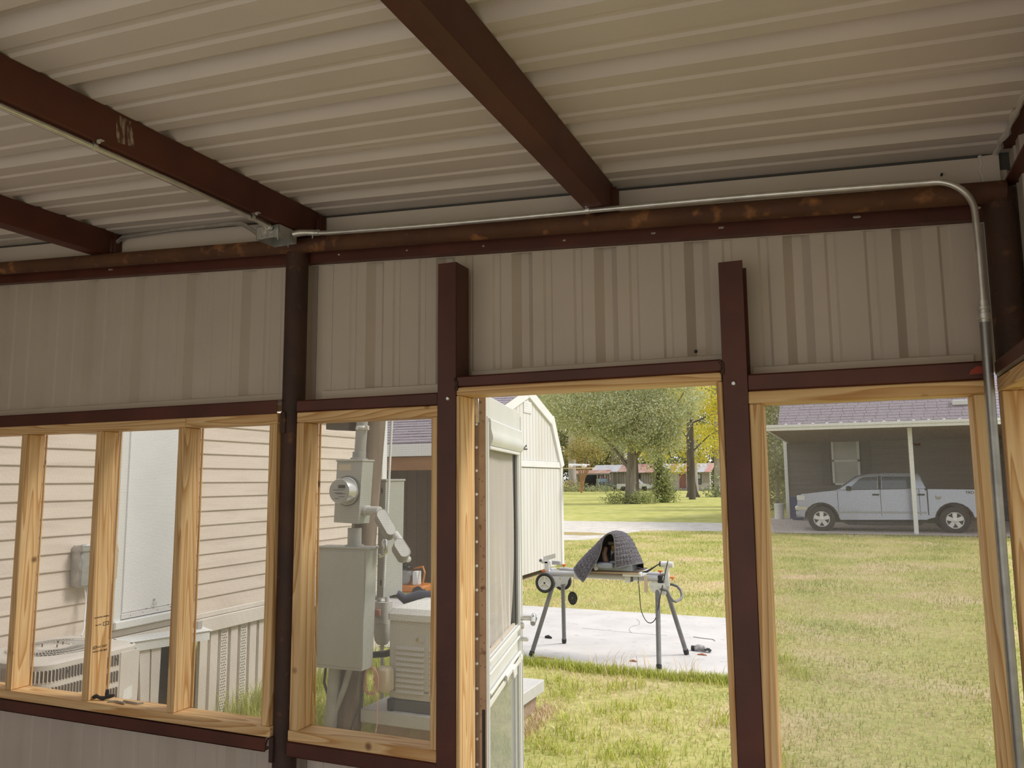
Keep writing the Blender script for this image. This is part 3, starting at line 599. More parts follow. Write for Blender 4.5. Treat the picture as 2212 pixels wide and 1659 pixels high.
m = MB(); m.cyl((LW-0.045, 0, 1.015), (LW-0.045, -0.030, 1.015), 0.010, n=12); m.box(LW-0.055, LW-0.035, -0.034, -0.028, 1.007, 1.023, 0.003); m.build('lock_knob', M['galv'], dl)
MB().lathe([(0.014, 0), (0.014, 0.010), (0.010, 0.013)], (LW-0.040, -0.001, 1.070), (0, -1, 0), 14).build('plunger_cap', M['galv'], dl)
# hinge-side closing strip on the frame
MB().box(-1.2035, -1.190, 0.1155, 0.135, 1.905, 1.990, 0.001).build('frame_strip', M['galv'], tr)

# ================================================================= mobile home with lap siding, on the left
M['siding'] = pm('beige_vinyl', (0.66, 0.57, 0.49), (0.70, 0.61, 0.53), rough=0.55, scale=2, stretch=(1, 0.4, 4), c3=(0.60, 0.51, 0.44), s3=5, lo3=0.5, hi3=0.7, bump=0.08, bscale=50)
M['skirt'] = pm('skirting_vinyl', (0.66, 0.60, 0.54), (0.72, 0.66, 0.60), rough=0.55, scale=3)
HX = -4.3; hy0, hy1 = -4.2, 4.43
mh = thing('mobile_home', 'beige mobile home with horizontal lap siding and vertical ribbed skirting', 'house', (HX, 1, 0))
PLK = 0.1026
for i in range(25):
    z = 2.013 - PLK*12 + PLK*i
    MB().prism([(HX, z+0.002), (HX+0.014, z), (HX+0.0145, z+0.006), (HX+0.004, z+PLK+0.004), (HX, z+PLK+0.004)], hy0, hy1-0.03, 'y').build('siding_plank', M['siding'], mh, smooth=0) if False else None
    # prism axis y takes (x, z) pairs
    if True:
        mm = MB(); P = [(HX-0.02, z), (HX+0.013, z), (HX+0.0145, z+0.004), (HX+0.003, z+PLK+0.003), (HX-0.02, z+PLK+0.003)]
        V = [(p[0], hy0, p[1]) for p in P] + [(p[0], hy1-0.03, p[1]) for p in P]; n_ = len(P)
        mm.add(V, [tuple(range(n_)), tuple(range(2*n_-1, n_-1, -1))] + [(k, (k+1) % n_, n_+(k+1) % n_, n_+k) for k in range(n_)]).build('siding_plank', M['siding'], mh, smooth=0)
MB().box(HX-3.5, HX-0.02, hy0, hy1-0.03, 0.66, 3.36).build('wall_core', M['siding'], mh, smooth=0)
MB().box(HX-0.05, HX+0.03, hy1-0.045, hy1+0.045, 0.64, 3.36, 0.006).build('corner_trim', M['white'], mh)
MB().box(HX-3.7, HX+0.16, hy0-0.2, hy1+0.2, 3.36, 3.48, 0.01).build('roof', M['white'], mh)
m = MB(); m.box(HX-0.02, HX+0.022, hy0, hy1, 0.745, 0.782, 0.004); m.box(HX-0.02, HX+0.034, hy0, hy1, 0.640, 0.742, 0.004); m.build('starter_trim', M['skirt'], mh, smooth=0)
# door in the side wall
dz = 0.842
m = MB(); m.box(HX, HX+0.05, 1.272, 1.330, dz-0.02, 2.9, 0.004); m.box(HX, HX+0.05, 1.83, 1.882, dz-0.02, 2.9, 0.004); m.build('door_jamb', M['white'], mh, smooth=0)
dr = MB().box(HX, HX+0.040, 1.345, 1.83, dz+0.045, 2.88, 0.004).build('door', pm('white_door', (0.82, 0.82, 0.84), (0.78, 0.78, 0.81), rough=0.4, scale=3), mh, smooth=0)
MB().box(HX, HX+0.038, 1.330, 1.346, dz, 2.88).build('door_gasket', pm('grey_gasket', (0.45, 0.46, 0.47), rough=0.6), dr, smooth=0)
m = MB(); m.box(HX, HX+0.048, 1.335, 1.85, dz+0.01, dz+0.043, 0.003); m.build('door_sweep', pm('greyish_sweep', (0.70, 0.69, 0.69), rough=0.5), dr, smooth=0)
MB().box(HX, HX+0.075, 1.27, 1.89, dz-0.045, dz+0.005, 0.006).build('door_sill', M['white'], mh, smooth=0)
ds_ = MB().lathe([(0.004, 0), (0.003, 0.003)], (HX+0.046, 1.405, dz+0.025), (1, 0, 0), 8).build('door_screw', M['grey_seal'], dr)
for y, z in ((1.50, .032), (1.53, .05), (1.62, .030), (1.73, .032), (1.71, .048)): like(ds_, loc=(0, y-1.405, z-.025))
m = MB(); m.lathe([(0.006, 0), (0.006, 0.008)], (HX+0.041, 1.593, dz+0.100), (1, 0, 0), 8); m.tube([(HX+0.050, 1.593+0.014*math.sin(a), dz+0.072+0.014*math.cos(a)) for a in np.linspace(0, 2*PI, 13)[:-1]], 0.0022, 6, closed=True); m.cyl((HX+0.048, 1.593, dz+0.100), (HX+0.048, 1.593, dz+0.085), 0.002, n=6); m.lathe([(0.0045, 0), (0.0045, 0.006)], (HX+0.045, 1.593, dz+0.05), (1, 0, 0), 8); m.build('door_ring', M['galv'], dr)
# skirting: ribbed vertical panels, one opening behind a loose pair
def skirt_panel(y0, y1, perforated=False):
    w = (y1-y0); pr = []
    for c in (0.25, 0.75):
        yc = y0+w*c; pr += [(yc-w*0.235, 0.0), (yc-w*0.225, 0.020), (yc+w*0.13, 0.020), (yc+w*0.15, 0.0)]
    pr = [(y0, 0.0)] + pr + [(y1, 0.0)]
    lo = [Vector((HX-0.02+h, y, 0.0)) for y, h in pr]; hi = [Vector((HX-0.02+h, y, 0.642)) for y, h in pr]; n_ = len(pr)
    return MB().add(lo+hi, [(q, q+1, n_+q+1, n_+q) for q in range(n_-1)]).build('skirting_panel', M['skirt'], mh, smooth=0, fix=False)
yy = 2.055
while yy < hy1-0.05:
    e = min(yy+0.205, hy1-0.02); p_ = skirt_panel(yy, e)
    if abs(yy-2.26) < 0.03 or abs(yy-2.465) < 0.03:       # vent holes punched in rows
        m = MB()
        for r in range(30):
            for c in range(3): m.lathe([(0.0045, 0), (0.0045, 0.0006)], (HX+0.0006, yy+0.016+0.017*c+0.008*(r % 2), 0.04+0.0195*r), (1, 0, 0), 6)
        m.build('vent_hole', M['black'], p_, kind='stuff', smooth=0)
    yy += 0.205
skirt_panel(1.45, 1.535)
yy = 1.45
while yy > hy0: skirt_panel(yy-0.205, yy); yy -= 0.205
MB().box(HX-0.6, HX-0.5, 1.2, 2.3, 0, 0.62).build('underfloor_shade_board', pm('underfloor_shade', (0.05, 0.045, 0.04), rough=0.9), mh, smooth=0)  # board painted near black in place of the shade under the home
# white gutter-like board hanging loose below the door
gt = thing('trim_board', 'loose white vinyl trim length hanging crooked below the home door', 'board', (HX+0.07, 1.6, 0.68))
MB().add([(HX+0.10, 1.30, 0.655), (HX+0.10, 2.045, 0.605), (HX+0.10, 2.045, 0.672), (HX+0.10, 1.30, 0.722), (HX+0.085, 1.30, 0.655), (HX+0.085, 2.045, 0.605), (HX+0.085, 2.045, 0.672), (HX+0.085, 1.30, 0.722)], [(0,1,2,3),(7,6,5,4),(0,4,5,1),(3,2,6,7),(0,3,7,4),(1,5,6,2)]).build('face', M['white'], gt, smooth=0)
MB().add([(HX+0.10, 1.30, 0.722), (HX+0.10, 2.05, 0.674), (HX+0.036, 2.035, 0.695), (HX+0.036, 1.30, 0.745), (HX+0.112, 1.30, 0.716), (HX+0.112, 2.06, 0.668)], [(0,1,2,3),(4,5,1,0)]).build('lip', M['white'], gt, smooth=0, fix=False)
MB().box(HX+0.035, HX+0.075, 1.952, 2.0, 0.69, 0.742, 0.003).build('end_cap', pm('grey_cap', (0.45, 0.43, 0.41), rough=0.6), gt, smooth=0)
for i, (a, b, c, d) in enumerate(((1.462, 1.548, 1.458, 1.508), (1.560, 1.640, 1.518, 1.568))):
    V = [(HX+0.075, a, 0.672), (HX+0.075, b, 0.668), (HX+0.14, d, 0.0), (HX+0.14, c, 0.0)]; V += [(x-0.02, y, z) for x, y, z in V]
    MB().add(V, [(0,1,2,3),(7,6,5,4),(0,4,5,1),(1,5,6,2),(2,6,7,3),(3,7,4,0)]).build('skirting_plank', M['skirt'], None, smooth=0,
        label=('narrow beige skirting plank leaning against the home beside the air conditioner', 'wider beige skirting plank leaning by the dark gap under the home')[i], cat='plank', group='loose skirting planks')

# ================================================================= air-conditioning condenser
M['ac'] = pm('ac_beige', (0.60, 0.56, 0.51), (0.64, 0.60, 0.55), rough=0.5, scale=6, bump=0.05, bscale=120)
ac = thing('ac_condenser', 'beige square air conditioning condenser with round top fan grille beside the home', 'air conditioner', (-3.88, 0.59, 0))
ax0, ax1, ay0, ay1, azt = -4.18, -3.572, 0.29, 0.895, 0.852
def rrect(x0, x1, y0, y1, r, z, n=6):
    o = []
    for cx, cy, a in ((x1-r, y0+r, -PI/2), (x1-r, y1-r, 0), (x0+r, y1-r, PI/2), (x0+r, y0+r, PI)):
        o += [Vector((cx+r*math.cos(a+PI/2*k/n), cy+r*math.sin(a+PI/2*k/n), z)) for k in range(n+1)]
    return o
MB().loft([rrect(ax0+.012, ax1-.012, ay0+.012, ay1-.012, .09, .05), rrect(ax0+.012, ax1-.012, ay0+.012, ay1-.012, .09, .80)]).build('cabinet', M['ac'], ac)
MB().loft([rrect(ax0+.03, ax1-.03, ay0+.03, ay1-.03, .08, 0.0), rrect(ax0+.02, ax1-.02, ay0+.02, ay1-.02, .08, .05)]).build('base_pan', M['ac'], ac)
rt = [rrect(ax0, ax1, ay0, ay1, .10, .822), rrect(ax0, ax1, ay0, ay1, .10, .836), rrect(ax0+.012, ax1-.012, ay0+.012, ay1-.012, .09, .845), rrect(ax0+.04, ax1-.04, ay0+.04, ay1-.04, .08, .849)]
acx, acy = (ax0+ax1)/2, (ay0+ay1)/2; R0 = 0.225
rt.append([Vector((acx+R0*(p.x-acx)/math.hypot(p.x-acx, p.y-acy), acy+R0*(p.y-acy)/math.hypot(p.x-acx, p.y-acy), .852)) for p in rt[-1]])
rt.append([Vector((acx+(R0-.01)*(p.x-acx)/math.hypot(p.x-acx, p.y-acy), acy+(R0-.01)*(p.y-acy)/math.hypot(p.x-acx, p.y-acy), .80)) for p in rt[3]])
MB().loft(rt, caps=False).build('top_cover', M['ac'], ac, smooth=35)
MB().lathe([(R0-.01, 0), (R0-.012, .002)], (acx, acy, .800), (0, 0, 1), 32).build('fan_well', M['black'], ac)
m = MB()
for r in (0.10, 0.165, R0-.012): m.tube([(acx+r*math.cos(a), acy+r*math.sin(a), .858-0.10*(r-0.075)**2) for a in np.linspace(0, 2*PI, 49)[:-1]], 0.0018, 5, closed=True)
for a in np.linspace(0, 2*PI, 73)[:-1]: m.tube([(acx+.07*math.cos(a), acy+.07*math.sin(a), .857), (acx+.15*math.cos(a+.10), acy+.15*math.sin(a+.10), .858), (acx+R0*math.cos(a+.28), acy+R0*math.sin(a+.28), .852)], 0.0019, 4)
m.build('fan_grille', M['ac'], ac)
MB().lathe([(0.086, 0), (0.086, .004), (0.074, .007), (0.0735, .003), (0.02, .004)], (acx, acy, .853), (0, 0, 1), 32).build('hub_cap', M['ac'], ac)
bl = MB().cyl((acx-.05, acy-.03, .855), (acx-.05, acy-.03, .872), .0028, n=8).build('stud_bolt', M['rust'], ac)
for dx, dy in ((.085, .02), (.045, .085), (.0, .09)): like(bl, loc=(dx, dy, 0))
# louvred guard: rows of upright slots on the two visible faces and round the near corner
slot = MB()
loop = rrect(ax0, ax1, ay0, ay1, .10, 0, 8)
per = [];  
for i in range(len(loop)):
    a, b = loop[i], loop[(i+1) % len(loop)]; d = (b-a).length; per.append((a, b, d))
def at_perimeter(s):
    for a, b, d in per:
        if s <= d: 
            t = (b-a).normalized(); return a+(b-a)*(s/d), t
        s -= d
    return loop[0], (loop[1]-loop[0]).normalized()
total = sum(d for *_, d in per)
pnl = (at_perimeter(0)[0])
slots = MB(); frames = MB(); pitch = 0.0165
for row in range(9):
    z1 = 0.814 - 0.082*row; z0 = z1-0.058
    for k in range(int(total/pitch)):
        p, t = at_perimeter(k*pitch); nrm = Vector((t.y, -t.x, 0))
        if p.x > ax1-0.005 and p.y > 0.735: continue        # plain service panel
        if p.x < ax0+0.05 and p.y > ay0+0.1: continue
        q = p + nrm*0.0005 - nrm*0.0
        slots.add([q-t*.005+Vector((0,0,z0+.004)), q+t*.005+Vector((0,0,z0)), q+t*.005+Vector((0,0,z1-.004)), q-t*.005+Vector((0,0,z1))], [(0,1,2,3)])
        s_ = q+t*.0062
        frames.add([s_+nrm*.006+Vector((0,0,z0)), s_+t*.003+nrm*.001+Vector((0,0,z0)), s_+t*.003+nrm*.001+Vector((0,0,z1)), s_+nrm*.006+Vector((0,0,z1))], [(0,1,2,3)])
MB().loft([[p+Vector((0,0,z)) for p in loop] for z in (0.06, 0.822)], caps=False).build('guard', M['ac'], ac, smooth=30)
slots.build('louvre_slot', pm('dark_fins', (0.075, 0.06, 0.055), rough=0.8), ac, kind='stuff', smooth=0, fix=False); frames.build('louvre_fin', M['ac'], ac, kind='stuff', smooth=0, fix=False)
MB().box(ax1-.002, ax1+.004, 0.745, ay1-.03, 0.08, 0.818, 0.002).build('service_panel', M['ac'], ac, smooth=0)
MB().add([(ax1+.0048, .765, .575), (ax1+.0048, .775, .625), (ax1+.0048, .826, .638), (ax1+.0048, .826, .575), (ax1+.0048, .810, .567)], [(0,1,2,3,4)]).build('rating_label', M['white'], ac, smooth=0)
for y in (0.742, 0.46): MB().lathe([(0.005, 0), (0.005, 0.004)], (ax1+.001, y-.02, .79), (1, 0, 0), 8).build('cover_screw', M['grey_seal'], ac)
MB().lathe([(0.008, 0), (0.006, 0.004)], (ax1-.03, ay1-.055, .846), (0, 0, 1), 8).build('cover_screw', M['grey_seal'], ac)
# disconnect box and cables
db = thing('disconnect_box', 'grey electrical disconnect box with rounded foam pad on the beige siding above the condenser', 'electrical box', (HX+0.06, 1.1, 1.2))
MB().box(HX+0.005, HX+0.10, 0.985, 1.13, 1.09, 1.335, 0.012).build('enclosure', M['zinc'], db); MB().box(HX+0.09, HX+0.112, 0.978, 1.135, 1.30, 1.342, 0.005).build('hood', M['zinc'], db)
MB().prism([(1.13, 1.08), (1.22, 1.085), (1.258, 1.12), (1.262, 1.29), (1.25, 1.325), (1.13, 1.33)], HX+0.02, HX+0.08, 'x').build('foam_pad', pm('beige_foam', (0.52, 0.44, 0.33), rough=0.9, bump=0.4, scale=40), db)
cbl = MB(); cbl.tube([(HX+0.06, 1.05, 1.095), (HX+0.065, 1.06, 1.02), (HX+0.09, 1.04, 0.96), (HX+0.16, 0.98, 0.86), (HX+0.18, 0.95, 0.83)], 0.0045, 6); cbl.tube([(HX+0.06, 1.065, 1.095), (HX+0.07, 1.072, 1.0), (HX+0.08, 1.06, 0.9), (HX+0.11, 1.05, 0.80)], 0.0045, 6)
cbl.build('cable', M['white'], None, label='pair of thin white cables dropping from the disconnect box to the condenser', cat='cable')

# ================================================================= service pole with meter and boxes
M['polewood'] = pm('weathered_pole', (0.26, 0.20, 0.15), (0.17, 0.125, 0.09), rough=0.9, scale=14, stretch=(1, 1, 0.06), bump=0.5, c3=(0.34, 0.28, 0.22), s3=22, lo3=0.55, hi3=0.7)
M['gbox'] = pm('grey_enclosure', (0.38, 0.385, 0.35), (0.42, 0.425, 0.39), rough=0.5, metal=0.25, scale=3)
M['pvc'] = pm('grey_pvc', (0.34, 0.335, 0.31), (0.28, 0.275, 0.255), rough=0.5, scale=10)
M['lightgrey'] = pm('light_grey_cast', (0.58, 0.57, 0.54), (0.52, 0.51, 0.48), rough=0.5, scale=12)
px = lambda z: -3.150 + 0.085*z
sp = thing('utility_pole', 'weathered round wooden service pole carrying the meter and grey boxes', 'pole', (-3.15, 2.2, 0))
MB().tube([(px(z), 2.2, z) for z in (-0.1, 1, 2, 3.5, 5.5)], [0.093, 0.088, 0.083, 0.078, 0.072], 22).build('shaft', M['polewood'], sp)
bb = thing('panel_box', 'large plain grey steel panel box on the wooden service pole', 'electrical box', (-3.06, 2.05, 0.9))
V = [(-3.255, 1.985, .507), (-2.895, 1.985, .512), (-2.868, 1.985, 1.268), (-3.245, 1.985, 1.270)]; V += [(x, 2.108, z) for x, y, z in V]
MB().add(V, [(0,1,2,3),(7,6,5,4),(0,4,5,1),(1,5,6,2),(2,6,7,3),(3,7,4,0)]).build('enclosure', M['gbox'], bb, smooth=0)
MB().box(-3.256, -2.856, 1.975, 2.112, 1.268, 1.282, 0.004).build('lid_flange', M['gbox'], bb, smooth=0); MB().box(-3.235, -2.885, 1.981, 1.985, 0.53, 1.25, 0.002).build('front_cover', M['gbox'], bb, smooth=0)
ml_ = thing('electric_meter', 'grey meter box with round glass electric meter, above the large panel box', 'electric meter', (-3.02, 2.03, 1.6))
V = [(-3.128, 1.985, 1.438), (-2.938, 1.985, 1.430), (-2.912, 1.985, 1.834), (-3.110, 1.985, 1.840)]; V += [(x, 2.115, z) for x, y, z in V]
MB().add(V, [(0,1,2,3),(7,6,5,4),(0,4,5,1),(1,5,6,2),(2,6,7,3),(3,7,4,0)]).build('enclosure', M['gbox'], ml_, smooth=0)
MB().box(-3.116, -2.905, 1.977, 2.12, 1.834, 1.846, 0.003).build('top_flange', M['gbox'], ml_, smooth=0)
mc = Vector((-3.022, 1.984, 1.642))
MB().lathe([(0.094, 0), (0.094, 0.010), (0.086, 0.014), (0.084, 0.030), (0.080, 0.090), (0.077, 0.096), (0.060, 0.097)], mc, (0, -1, 0), 40).build('meter_glass', pm('meter_housing', (0.62, 0.62, 0.60), rough=0.22, metal=0.7), ml_)
MB().lathe([(0.0945, 0.0), (0.0975, 0.002), (0.0975, 0.010), (0.094, 0.012)], mc, (0, -1, 0), 40).build('meter_ring', M['grey_seal'], ml_)
MB().lathe([(0.074, 0.0975), (0.074, 0.0985)], mc, (0, -1, 0), 36).build('meter_face', pm('meter_dial', (0.36, 0.36, 0.34), rough=0.4), ml_)
fy = mc.y-0.0992
MB().box(mc.x-0.006, mc.x+0.048, fy, fy+0.001, mc.z+0.018, mc.z+0.040).build('meter_display', M['black'], ml_, smooth=0)
for x0, x1, z in ((-0.045, 0.045, 0.006), (-0.035, 0.03, -0.014), (-0.02, 0.05, -0.02), (-0.03, 0.0, -0.05), (0.0, 0.045, -0.038)): MB().box(mc.x+x0, mc.x+x1, fy, fy+0.001, mc.z+z, mc.z+z+0.005).build('dial_line', M['grey_seal'], ml_, smooth=0)
MB().box(-3.098, -3.00, 1.9835, 1.985, 1.775, 1.815).build('label_plate', pm('yellowed_label', (0.55, 0.47, 0.33), rough=0.6), ml_, smooth=0)
m = MB(); m.tube([(-3.008, 2.05, 1.40), (-3.008, 2.05, 1.284)], 0.046, 18); m.lathe([(0.062, 0), (0.062, 0.008)], (-3.008, 2.05, 1.282), (0, 0, 1), 18); m.build('nipple', M['pvc'], ml_)
m = MB(); m.tube([(-2.985, 2.05, 1.846), (-2.975, 2.05, 1.90), (-2.93, 2.05, 2.6), (-2.87, 2.05, 3.4)], 0.0385, 18); m.lathe([(0.058, 0), (0.058, 0.010), (0.045, 0.012), (0.045, 0.05), (0.040, 0.052)], (-2.983, 2.05, 1.847), (0.05, 0, 1), 20); m.build('riser_pipe', M['pvc'], ml_)
m = MB(); m.lathe([(0.0405, 0), (0.0425, 0.003), (0.0425, 0.022), (0.0405, 0.025)], (-2.967, 2.05, 2.045), (0.06, 0, 1), 18); m.box(-2.93, -2.905, 2.03, 2.05, 2.04, 2.07, 0.002); m.build('riser_clamp', M['galv'], ml_)
fb = thing('floodlight', 'dark brown flat floodlight housing high on the service pole', 'floodlight', (-3.1, 2.05, 2.1)); MB().prism([(-3.215, 2.052), (-3.035, 2.040), (-3.03, 2.16), (-3.22, 2.17)], 2.0, 2.10, 'y').build('housing', pm('dark_brown', (0.06, 0.045, 0.035), rough=0.6), fb); MB().box(-3.05, -2.97, 2.06, 2.09, 2.09, 2.115, 0.003).build('arm', M['grey_seal'], fb)
rb = thing('transfer_switch', 'tall narrow grey switch box mounted sideways behind the service pole', 'electrical box', (-2.88, 2.35, 1.3))
MB().box(-2.975, -2.925, 2.30, 2.515, 0.925, 1.700, 0.003).build('back_plate', M['gbox'], rb, smooth=0) if False else None
V = [(-2.990, 2.30, .920), (-2.940, 2.30, .920), (-2.930, 2.30, 1.705), (-2.983, 2.30, 1.705)]; V += [(x+0.002, 2.545, z) for x, y, z in V]
MB().add(V, [(0,1,2,3),(7,6,5,4),(0,4,5,1),(1,5,6,2),(2,6,7,3),(3,7,4,0)]).build('enclosure', M['gbox'], rb, smooth=0); MB().box(-2.988, -2.920, 2.292, 2.552, 1.704, 1.718, 0.003).build('lid_flange', M['gbox'], rb, smooth=0)
for z in (1.64, 1.02): MB().prism([(-2.962, z-.02), (-2.954, z-.02), (-2.952, z), (-2.956, z+.018), (-2.964, z+.018), (-2.966, z)], 2.2985, 2.2995, 'y').build('keyhole', M['black'], rb, smooth=0)
MB().tube([(-2.905, 2.25, 1.0), (-2.86, 2.25, 2.0), (-2.80, 2.25, 3.3)], 0.0085, 10).build('wire_tube', M['white'], None, label='thin white tube rising straight up beside the service pole', cat='pipe')
# conduit bodies stepping down to the right
lb = thing('conduit_elbow', 'cast grey conduit elbows stepping down from the meter box, with pale cover plates', 'conduit fitting', (-2.85, 2.05, 1.5))
m = MB(); m.tube([(-2.925, 2.05, 1.513), (-2.895, 2.04, 1.515)], 0.033, 16); m.tube([(-2.895, 2.04, 1.515), (-2.80, 2.02, 1.515)], 0.027, 16); m.build('pipe_stub', M['lightgrey'], lb)
def capsule(a, b, w, d, name, mat_, z_):
    a, b = Vector(a), Vector(b); ax_ = (b-a).normalized(); nrm = Vector((0.80, -0.60, 0)); up_ = nrm.cross(ax_).normalized(); nrm = ax_.cross(up_).normalized(); L_ = (b-a).length; o = []
    for k in range(16):
        t = PI*k/8; cx = (L_ if math.cos(t) > 0 else 0) + w*math.cos(t); o.append(a+ax_*cx+up_*(w*math.sin(t)))
    return MB().loft([[p-nrm*d for p in o], [p for p in o]]).build(name, mat_, lb)
capsule((-2.765, 2.0, 1.492), (-2.700, 2.0, 1.395), 0.038, 0.085, 'elbow_body', M['pvc'], 0); capsule((-2.763, 1.995, 1.491), (-2.700, 1.995, 1.397), 0.034, 0.006, 'cover_plate', M['lightgrey'], 0)
m = MB(); m.tube([(-2.70, 2.03, 1.38), (-2.63, 2.01, 1.315)], 0.024, 14); m.build('pipe_stub', M['lightgrey'], lb)
capsule((-2.622, 1.985, 1.310), (-2.588, 1.985, 1.262), 0.038, 0.10, 'elbow_body', M['pvc'], 0); capsule((-2.621, 1.978, 1.309), (-2.588, 1.978, 1.264), 0.034, 0.006, 'cover_plate', M['lightgrey'], 0)
m = MB(); m.tube([(-2.64, 2.06, 1.25), (-2.72, 2.2, 1.20), (-2.76, 2.32, 1.18)], 0.022, 12); m.build('pipe_stub', M['lightgrey'], lb)
sn = thing('surge_protector', 'small clear cylinder with blue cap hanging by the service pole', 'device', (-2.812, 2.1, 1.3)); m = MB(); m.lathe([(0.012, 0), (0.022, 0.02), (0.022, 0.09), (0.014, 0.105), (0.010, 0.11)], (-2.808, 2.1, 1.225), (0, 0, 1), 14); m.build('body', M['chrome'], sn); MB().lathe([(0.010, 0), (0.010, 0.03), (0.006, 0.035)], (-2.808, 2.1, 1.335), (0, 0, 1), 10).build('cap', pm('blue_cap', (0.05, 0.09, 0.30), rough=0.4), sn); MB().tube([(-2.85, 2.1, 1.225), (-2.83, 2.08, 1.215), (-2.81, 2.1, 1.225)], 0.009, 8).build('fitting', M['chrome'], sn)
# gas meter, hoses, coiled wire, conduits to the ground
gm = thing('gas_meter', 'grey gas meter with rounded body standing behind the panel box', 'gas meter', (-3.13, 2.6, 0.7))
m = MB(); m.loft([rrect(-3.195, -3.065, 2.54, 2.66, .04, z_, 4) for z_ in (0.70, 0.72, 0.82, 0.845)]); m.build('upper_case', M['lightgrey'], gm)
m = MB(); m.loft([rrect(-3.13-w, -3.13+w, 2.60-w*0.85, 2.60+w*0.85, .03, z_, 4) for w, z_ in ((.035, .545), (.052, .575), (.064, .68), (.066, .70))]); m.build('lower_case', M['lightgrey'], gm)
m = MB(); m.box(-3.155, -3.105, 2.52, 2.545, 0.75, 0.80, 0.004); m.build('index_plate', pm('reddish_index', (0.45, 0.22, 0.17), rough=0.5), gm); m = MB(); m.tube([(-3.16, 2.6, 0.84), (-3.16, 2.6, 0.90), (-3.10, 2.6, 0.92), (-3.09, 2.6, 0.84)], 0.018, 10); m.ball((-3.15, 2.56, 0.885), (0.04, 0.04, 0.03)); m.build('pipe', M['lightgrey'], gm); m = MB(); m.cyl((-3.13, 2.6, 0.0), (-3.13, 2.6, 0.55), 0.014, n=10); m.build('riser', M['lightgrey'], gm)
MB().tube([(-3.22, 2.45, 0.80), (-3.20, 2.42, 0.66), (-3.13, 2.36, 0.58), (-3.02, 2.30, 0.54), (-2.90, 2.28, 0.56), (-2.84, 2.30, 0.58)], 0.022, 12).build('hose', M['black'], None, label='thick black hose curving from the panel box towards the generator', cat='hose')
MB().tube([(-2.96, 2.5, 0.93), (-2.90, 2.52, 0.88), (-2.80, 2.55, 0.915), (-2.66, 2.62, 0.90)], [0.025, 0.035, 0.03, 0.03], 10).build('hose', pm('dark_blue_hose', (0.045, 0.05, 0.08), rough=0.5), None, label='dark blue hose lying over the back of the generator lid', cat='hose')
cx_ = thing('wire_coil', 'beige outlet box with coiled orange wire under the panel box', 'wire', (-2.86, 2.13, 0.45))
MB().box(-2.895, -2.79, 2.13, 2.22, 0.345, 0.505, 0.018).build('outlet_box', pm('cream_box', (0.62, 0.52, 0.37), rough=0.5), cx_); MB().box(-2.895, -2.885, 2.12, 2.14, 0.42, 0.445, 0.002).build('switch', pm('orange_switch', (0.65, 0.16, 0.04), rough=0.5), cx_)
m = MB()
for k in range(5): m.tube([(-2.925+0.010*k+0.048*math.cos(a), 2.11-0.004*k, 0.425+0.085*math.sin(a)+0.01*(k % 2)) for a in np.linspace(0, 2*PI, 25)[:-1]], 0.0035, 5, closed=True)
m.tube([(-2.88, 2.11, 0.35), (-2.835, 2.08, 0.34), (-2.83, 2.07, 0.18), (-2.85, 2.06, 0.02)], 0.0035, 5); m.build('coil', pm('salmon_wire', (0.62, 0.36, 0.25), rough=0.6), cx_)
MB().tube([(-3.14, 2.05, 0.51), (-3.155, 2.05, 0.30), (-3.185, 2.05, -0.02)], 0.042, 16).build('ground_conduit', M['pvc'], None, label='thick grey conduit from the panel box down into the grass', cat='conduit')
MB().tube([(-3.03, 2.06, 0.51), (-3.07, 2.055, 0.38), (-3.14, 2.05, 0.22), (-3.20, 2.04, 0.02)], 0.02, 12).build('ground_cable', M['pvc'], None, label='grey cable slanting across the pole base from the panel box', cat='cable')
m = MB(); m.tube([(-3.22, 2.06, 0.51), (-3.225, 2.05, 0.40), (-3.19, 2.04, 0.335), (-3.17, 2.045, 0.33)], 0.009, 8); m.build('ground_wire', M['black'], None, label='short black cable hooking from the panel box to the thick conduit', cat='cable')
MB().tube([(-2.95, 2.09, 0.51), (-2.96, 2.08, 0.30), (-3.00, 2.04, 0.15), (-3.04, 2.0, 0.0)], 0.006, 6).build('ground_wire', M['black'], None, label='thin black wire running down in front of the pole', cat='cable')

# ================================================================= generator on its pad
M['gen'] = pm('generator_shell', (0.56, 0.53, 0.48), (0.60, 0.57, 0.52), rough=0.5, scale=4)
M['conc'] = pm('concrete', (0.60, 0.575, 0.57), (0.53, 0.51, 0.505), rough=0.9, scale=2.5, detail=8, c3=(0.45, 0.425, 0.41), s3=9, lo3=0.60, hi3=0.72, bump=0.15, bscale=60)
M['padc'] = pm('pad_concrete', (0.56, 0.55, 0.54), (0.50, 0.49, 0.48), rough=0.85, scale=8, c3=(0.42, 0.40, 0.39), s3=14, lo3=0.6, hi3=0.75)
pd = thing('generator_pad', 'grey concrete slab on blocks under the standby generator', 'slab', (-2.6, 2.75, 0))
MB().box(-3.03, -2.17, 2.18, 3.33, 0.135, 0.222, 0.006).build('slab', M['padc'], pd)
bk = pm('rough_block', (0.40, 0.30, 0.22), (0.31, 0.23, 0.17), rough=0.95, scale=30, bump=0.6)
for x0, x1, y0, y1 in ((-2.62, -2.22, 2.98, 3.29), (-2.93, -2.50, 2.21, 2.41), (-2.98, -2.60, 3.0, 3.28), (-2.44, -2.22, 2.21, 2.41)): MB().box(x0, x1, y0, y1, 0, 0.135, 0.006).build('block', bk, pd)
gn = thing('generator', 'beige standby generator with louvred side and pale sloping lid', 'generator', (-2.5, 2.8, 0.222))
gx0, gx1, gy0, gy1 = -2.845, -2.37, 2.225, 3.02
